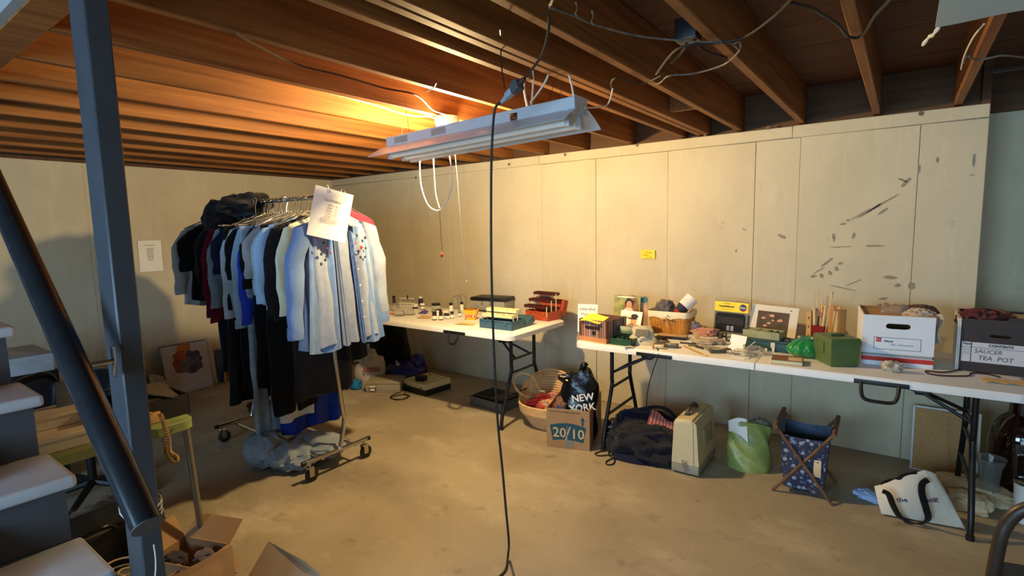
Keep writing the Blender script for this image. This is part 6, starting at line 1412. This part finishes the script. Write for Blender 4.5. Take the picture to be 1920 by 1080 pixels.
# ------------------------------------------------------------------ against the left wall
p0 = atX(293, 655, XL+.11); p1 = atX(378, 647, XL+.11)
t = thing('flower_painting', 'unframed canvas painted with orange and violet petals leaning on the left wall', 'painting', (XL+.20, 2.16, 0), (-.20, 0, PI/2))
m = MB(); m.box(-.20, .20, 0, .022, 0, .46, bev=.003, seg=1); m.build('canvas', mat('canvas_white', 'b9b4b4', .8, var=.04), t)
m = MB(); m.box(-.205, .203, .018, .026, .455, .468); m.build('back_edge', INK, t)
for x, z, rx, rz, c, s_ in ((-.02, .39, .055, .055, 'b8702c', 1), (-.06, .34, .045, .05, 'a4502c', 2), (-.08, .28, .035, .05, '8f3c30', 3), (-.05, .25, .05, .04, '7a4a44', 4), (.05, .32, .06, .055, '4d3f66', 5), (.045, .27, .06, .06, '5a5360', 6), (-.01, .26, .045, .05, '6a626c', 7), (.03, .22, .03, .03, '4a3a48', 8)):
    blob(t, 'painted_petal', mat('petal_'+c, c, .7, var=.25, scale=25), x*1.15+.01, (z-.3)*1.2+.3, rx*1.25, rz*1.25, -.0008-.0004*s_, 22, .5, s_*3.3)
m = MB(); m.tube([(.03, -.004, .24), (.08, -.004, .20), (.14, -.004, .205)], .003, 5); m.build('painted_stem', mat('petal_4a3a48', '4a3a48', .7), t)
t = thing('white_board', 'second white canvas edge standing behind the flower painting', 'canvas', (XL+.14, 2.20, 0), (-.15, 0, PI/2)); m = MB(); m.box(-.19, .23, 0, .018, 0, .47, bev=.003, seg=1); m.build('canvas', mat('canvas_white', 'b9b4b4', .8), t)
t = thing('blue_board', 'slate blue board low against the wall right of the flower painting', 'board', (XL+.14, 2.55, 0), (-.15, 0, PI/2)); m = MB(); m.box(-.10, .16, 0, .012, 0, .33, bev=.002, seg=1); m.build('board', mat('slate_blue', '46506e', .7), t)
t = thing('small_print', 'small framed red and gold print leaning on the slate blue board', 'picture', (XL+.22, 2.56, 0), (-.18, .08, PI/2))
m = MB(); m.box(-.10, .10, 0, .01, 0, .17, bev=.002, seg=1); m.build('frame', mat('gilt', 'b08c50', .4), t)
m = MB(); m.box(-.085, .085, -.001, 0, .012, .155); m.build('print_ground', mat('print_umber', '5c3a28', .7, hex2='8a6440', scale=30), t)
for x, z, rx, rz, c in ((.01, .09, .05, .03, 'a04028'), (-.03, .10, .012, .04, 'c8a060'), (.04, .09, .012, .035, 'c09858'), (.01, .12, .02, .02, '8a2c20')): blob(t, 'print_shape', mat('ps_'+c, c, .7), x, z, rx, rz, -.0016, 14, .3, x*40)
t = thing('pink_card', 'pale pink edged card with a curled mark leaning by the small print', 'card', (XL+.26, 2.74, 0), (-.18, .15, PI/2)); m = MB(); m.box(-.055, .055, 0, .006, 0, .14, bev=.001, seg=1); m.build('card', mat('pink_card', 'd2a68c', .7), t); m = MB(); m.box(-.043, .043, -.001, 0, .012, .128); m.build('face', mat('card_face', 'e6dccb', .7), t)
m = MB(); m.tube([(.022*math.cos(a), -.002, .07+.022*math.sin(a)) for a in [PI*.2+k*.35 for k in range(13)]], .0025, 5); m.build('mark', mat('card_mark', 'a05a48', .7), t)
t = thing('crumpled_paper', 'crumpled white paper on the floor left of the flower painting', 'paper', (XL+.34, 1.72, 0), .3); m = MB(); m.lump((0, 0, .10), (.12, .14, .13), 131, .35, 2.4, .8, floor=.001, ridge=True); m.build('paper', mat('dull_white', '9c968e', .8), t)
t = thing('red_slipper', 'dark red shoe half hidden behind the long black skirt', 'shoe', (-4.35, 2.25, 0), .8); m = MB(); m.lump((0, 0, .035), (.11, .04, .04), 132, .15, 1.6, .9, floor=.001); m.build('upper', fab('oxblood', '4a1014', '5a1a1c'), t); m = MB(); m.box(-.10, .10, -.035, .035, 0, .008, bev=.003); m.build('sole', BLACKPL, t)

# ------------------------------------------------------------------ green metal stand with goods, behind the stairs
SX, SY0, SY1, SZ = -2.55, .20, 1.02, .665
t = thing('metal_stand', 'pale green metal topped stand with grey tube legs behind the post', 'stand', ((SX-.27), (SY0+SY1)/2, 0))
GRM = mat('pale_green_enamel', '7d8a52', .45, hex2='8f9c62')
cy = (SY0+SY1)/2; hx, hy = .27, (SY1-SY0)/2
m = MB(); ou = rrect(-hx, hx, -hy, hy, .06, 6)
m.loft([[(x, y, SZ-.042) for x, y in ou], [(x, y, SZ-.004) for x, y in ou], [(x*.985, y*.99, SZ) for x, y in ou]]); m.build('top', GRM, t)
TUBEG = mat('grey_tube', '8a8478', .35, metal=.6)
for x, y in ((hx-.03, hy-.035), (-hx+.03, hy-.035), (hx-.03, -hy+.035), (-hx+.03, -hy+.035)):
    m = MB(); m.tube([(x, y, SZ-.04), (x*1.12, y*1.05, .012)], .0145, 12); lo = m.build('leg', TUBEG, t)
    m = MB(); m.tube([(x*1.12, y*1.05, .03), (x*1.122, y*1.051, 0)], .0165, 12); m.build('leg_tip', BLACKPL, lo)
m = MB(); m.lathe([(.004, 0), (.006, .002)], 8, (0, 0, 0)); m.build('rivet', TUBEG, t, loc=(hx+.001, hy-.10, SZ-.022), rot=(0, PI/2, 0))
# telephone
t = thing('telephone', 'beige desk telephone with coiled cord hanging over the stand edge', 'telephone', at(290, 798, SZ)+Vector((-.02, -.045, 0)), PI/2)
TEL = mat('beige_phone', 'b98f5a', .35)
m = MB(); m.box(-.10, .10, 0, .16, 0, .05, bev=.012, taper=(.85, .8)); m.build('base', TEL, t)
m = MB(); m.tube(smoothpath([(-.10, .05, .068), (-.08, .05, .085), (0, .05, .092), (.08, .05, .085), (.10, .05, .068)], 5), [.024, .024, .023, .021, .019]+[.016]*10+[.018, .02, .022, .024, .024, .024], 12); m.build('handset', TEL, t)
m = MB(); m.box(-.05, .05, -.002, .06, .045, .055, bev=.004); m.build('cradle', TEL, t)
def coil(pts, r, turns, rw):
    P = smoothpath(pts, 10); out = []; n = turns*9
    for i in range(n):
        f_ = i/(n-1)*(len(P)-1); k = min(int(f_), len(P)-2); p = P[k].lerp(P[k+1], f_-k); tg_ = (P[k+1]-P[k]).normalized()
        u = tg_.orthogonal().normalized(); u = (Vector((1, 0, 0))-tg_*tg_.x); u.normalize(); v = tg_.cross(u); a = 2*PI*turns*i/(n-1)
        out.append(p+(u*math.cos(a)+v*math.sin(a))*r)
    m = MB(); m.tube(out, rw, 5); return m
tc = thing('phone_cord', 'tan coiled telephone cord dangling from the green stand', 'cord', (0, 0, 0))
Xc = SX+.016
cp = [atX(x, y, Xc) for x, y in ((300, 776), (306, 790), (310, 805), (316, 825), (317, 842), (320, 850), (330, 856), (331, 864), (322, 864), (314, 852), (311, 838), (308, 820))]
m = coil(cp, .008, 52, .0026); m.build('coil', mat('tan_cord', 'a5804f', .5), tc)
# black box with raised flap
loc = at(262, 776, SZ); t = thing('black_box', 'black box with one flap propped up on the green stand', 'box', (-2.80, .885, SZ), PI/2+.03)
BKB = mat('black_card', '1d1a19', .7, hex2='2a2624')
hw = .145; m = MB()
for a in ((-hw, hw, -.16, -.155), (-hw, hw, .12, .125), (-hw, -hw+.005, -.16, .125), (hw-.005, hw, -.16, .125)): m.box(a[0], a[1], a[2], a[3], 0, .095)
m.box(-hw, hw, -.16, .125, 0, .004); m.build('carton', BKB, t, smooth=False)
m = MB(); m.M = Tr(0, .12, .095) @ Rx(.15) ; m.sheet(lambda u, v: (-hw+2*hw*u, -.28*v, .10*(1-u)*v+.012+.03*(1-u)), 4, 4, .004); m.build('flap', mat('taupe_card', '4a4038', .8), t)
m = MB(); m.box(-hw+.01, hw-.01, -.14, .11, .06, .075, bev=.004); m.build('inner_tray', BKB, t)
# cream lidded boxes on the stand
t = thing('cream_box', 'cream lidded box on the left of the green stand', 'box', (-2.66, .56, SZ), PI/2)
CB = mat('cream_card', 'e2dac6', .7, var=.05)
m = MB(); m.box(-.16, .17, -.06, .22, 0, .06, bev=.003, seg=1); m.build('box_body', CB, t); m = MB(); m.box(-.165, .175, -.065, .225, .045, .062, bev=.003, seg=1); m.build('lid', CB, t)
t = thing('cream_box', 'second cream box stacked farther back on the green stand', 'box', (-2.78, .56, SZ+.063), PI/2); m = MB(); m.box(-.14, .17, -.06, .10, 0, .05, bev=.003, seg=1); m.build('box_body', CB, t); m = MB(); m.box(-.145, .175, -.065, .105, .04, .053, bev=.003, seg=1); m.build('lid', CB, t)
# black office chair behind the stand
t = thing('office_chair', 'black office chair with loop armrests behind the stairs and stand', 'chair', (-3.68, .90, 0), .65)
BLV = fab('black_vinyl', '121214', '1a1a1d', bump=.05); 
for k in range(5):
    a = 2*PI*k/5; m = MB(); m.tube([(0, 0, .1), (.28*math.cos(a), .28*math.sin(a), .055)], [.022, .015], 8); b = m.build('base_spoke', BLACKPL, t)
    m = MB(); m.M = Tr(.28*math.cos(a), .28*math.sin(a), .026) @ Rz(a) @ Rx(PI/2); m.lathe([(.01, -.018), (.026, -.016), (.026, .016), (.01, .018)], 14); m.build('caster', BLACKPL, b)
m = MB(); m.tube([(0, 0, .09), (0, 0, .42)], .022, 12); m.build('gas_column', BLACKMET, t)
m = MB(); m.box(-.22, .22, -.22, .22, .42, .50, bev=.035, seg=3); m.build('seat', BLV, t)
m = MB(); m.box(-.20, .20, .20, .25, .52, .70, bev=.022, seg=3); m.build('backrest', BLV, t)
m = MB(); m.box(-.025, .025, .22, .26, .44, .62, bev=.004); m.build('back_bar', BLACKPL, t)
for sg in (-1, 1): m = MB(); m.tube(smoothpath([(sg*.21, -.10, .45), (sg*.26, -.12, .58), (sg*.265, -.14, .68), (sg*.265, -.06, .715), (sg*.265, .08, .71), (sg*.265, .13, .64), (sg*.25, .10, .52), (sg*.21, .06, .45)], 6), .018, 10, flat=1.3); m.build('armrest', BLACKPL, t)
t = thing('red_tag', 'small red marker standing on the dark machine left of the handrail', 'marker', (-3.02, .735, .665+.0), .2); m = MB(); m.lathe([(.008, 0), (.009, .01), (.009, .07), (.005, .085)], 10); m.build('marker', mat('red_plastic', 'b83428', .4), t)
t = thing('slim_board', 'slim pale grey-blue board standing on the rear cream box', 'board', (-2.83, .63, .719), (.12, 0, PI/2)); m = MB(); m.box(-.03, .03, 0, .02, 0, .17, bev=.004); m.build('panel', mat('pale_blue_grey', '6d7c8a', .6), t)
# dark cabinet with pale box on it, farther left
t = thing('dark_cabinet', 'dark low cabinet behind the stairs at the far left', 'cabinet', (-4.35, .48, 0)); m = MB(); m.box(-.25, .25, -.55, .42, 0, .70, bev=.006); m.build('carcass', mat('near_black_wood', '1b1a1e', .5), t); m = MB(); m.box(.25, .262, -.5, .38, .05, .66, bev=.003); m.build('door', mat('near_black_wood', '1b1a1e', .5), t); m = MB(); m.lathe([(.012, 0), (.016, .01), (.008, .018)], 12); m.build('knob', CHROME, t, loc=(.262, .1, .55), rot=(0, PI/2, 0))
t = thing('pale_box', 'pale blue white flat box on top of the dark cabinet', 'box', (-4.33, .5, .70), .0); m = MB(); m.box(-.2, .24, -.4, .38, 0, .10, bev=.004); m.build('box_body', mat('pale_box', 'b4bcc0', .7), t); m = MB(); m.box(-.205, .245, -.405, .385, .07, .105, bev=.004); m.build('lid', mat('pale_box', 'b4bcc0', .7), t)
# under the stand
t = thing('black_suitcase', 'black flat case with white knobs in the dark under the green stand', 'case', (-2.78, .55, 0), PI/2+.1); m = MB(); m.box(-.28, .26, -.14, .12, .0, .26, bev=.02, seg=3); m.build('shell', BLACKPL, t)
for x, z in ((-.05, .2), (.2, .23)): m = MB(); m.lump((x, -.15, z), (.014, .012, .014), 2, .1, nu=12, nv=8); m.build('knob', WCAP, t)
m = MB(); m.tube(smoothpath([(-.05, -.14, .24), (.0, -.17, .28), (.1, -.17, .29), (.15, -.14, .25)], 5), .008, 8); m.build('handle', BLACKMET, t)
# cardboard box with coiled flex behind the post, low box with open flaps, nearest flaps
t = thing('cardboard_box', 'cardboard box holding coiled tan flex on the floor beside the post', 'box', (-2.52, .70, 0), .15)
m = MB(); hw, hd = .17, .13
for a in ((-hw, hw, -hd, -hd+.004), (-hw, hw, hd-.004, hd), (-hw, -hw+.004, -hd, hd), (hw-.004, hw, -hd, hd)): m.box(a[0], a[1], a[2], a[3], 0, .10)
m.box(-hw, hw, -hd, hd, 0, .004); m.build('carton', CARD, t, smooth=False)
m = MB(); m.box(-hw+.006, hw-.006, -hd+.006, hd-.006, .05, .06); m.build('folded_flap', CARD, t, smooth=False)
tcord = thing('coiled_flex', 'tan flex coiled in rings in the cardboard box by the post', 'cord', (-2.50, .68, .067)); m = MB()
m.tube([((.06+.035*math.sin(k*.17))*math.cos(k*.35), (.05+.03*math.sin(k*.17))*math.sin(k*.35), .004+.0009*k) for k in range(90)], .0042, 6); m.build('coil', mat('tan_flex', 'b3905f', .5), tcord)
t = thing('open_carton', 'open cardboard carton of dark odds and ends at the foot of the stand leg', 'box', (-2.44, .90, 0), .35)
hw, hd = .125, .09; m = MB()
for a in ((-hw, hw, -hd, -hd+.004), (-hw, hw, hd-.004, hd), (-hw, -hw+.004, -hd, hd), (hw-.004, hw, -hd, hd)): m.box(a[0], a[1], a[2], a[3], 0, .12)
m.box(-hw, hw, -hd, hd, 0, .004); m.build('carton', CARD, t, smooth=False)
for i, (M_, w_) in enumerate(((Tr(0, hd, .12) @ Rx(-.9), hw), (Tr(-hw, 0, .12) @ Rz(PI/2) @ Rx(-.5), hd), (Tr(hw+.004, 0, .12) @ Rz(-PI/2) @ Rx(-2.7), hd))):
    m = MB(); m.M = M_; m.box(-w_, w_, 0, .004, 0, .11); m.build('flap', CARD, t, smooth=False)
for x, y, s_, m_, lb, sd in ((-.05, -.03, (.06, .045, .03), fab('sooty', '2a2628', '3a3638'), 'dark crumpled cloth in the open carton', 141), (.06, .02, (.05, .04, .028), fab('taupe_plaid', '4a4248', '6a6068', scale=80), 'taupe checked cloth in the open carton', 142)):
    t2 = thing('dark_cloth', lb, 'cloth', inbx(Vector((-2.44, .90, .09)), .35, x, y, 0)); m = MB(); m.lump((0, 0, 0), s_, sd, .3, 3); m.build('cloth', m_, t2)
t = thing('near_carton', 'tall cardboard carton with raised flaps at the bottom edge of the photo', 'box', (-1.80, .72, 0), .62)
hw, hd, H_ = .19, .15, .22; m = MB()
for a in ((-hw, hw, -hd, -hd+.004), (-hw, hw, hd-.004, hd), (-hw, -hw+.004, -hd, hd), (hw-.004, hw, -hd, hd)): m.box(a[0], a[1], a[2], a[3], 0, H_)
m.box(-hw, hw, -hd, hd, 0, .004); m.build('carton', CARD, t, smooth=False)
LCARD = mat('pale_cardboard', 'a98a68', .85)
def flapw(pts, nm):
    m = MB(); P = [Vector(p)-Vector(t.location) for p in pts]; P = [Matrix.Rotation(-.62, 3, 'Z') @ p for p in P]
    n_ = (P[1]-P[0]).cross(P[-1]-P[0]).normalized()*.003
    a = [m.V(p) for p in P]; b = [m.V(p+n_) for p in P]; k = len(P); m.F(a[::-1]); m.F(b)
    for i in range(k): m.F([a[i], a[(i+1) % k], b[(i+1) % k], b[i]])
    m.build(nm, LCARD, t, smooth=False)
flapw([at(300, 1092, .30), at(436, 1022, .32), at(443, 1095, .23), at(320, 1150, .22)], 'flap')
flapw([at(455, 1098, .24), at(503, 1015, .33), at(572, 1053, .33), at(625, 1095, .31), at(560, 1150, .24)], 'flap')
# black cable hanging beside the post near the rail bracket
t = thing('door_latch', 'small chrome hasp on the face of the grey post above the rail', 'hasp', (pt.x-.03, .475, .90)); m = MB(); m.box(-.009, .009, -.008, 0, -.035, .035, bev=.003); m.build('plate', CHROME, t)
t = softbag('shade_fill_bundle', 'dark cloth bundle added to deepen the shade under the green stand', 'cloth', Vector((-2.95, .80, 0)), (.22, .17, .14), fab('dark_brown_cloth', '1c1512', '241b17'), 151, .25, 2)  # dark heap added to deepen the shade below the stand
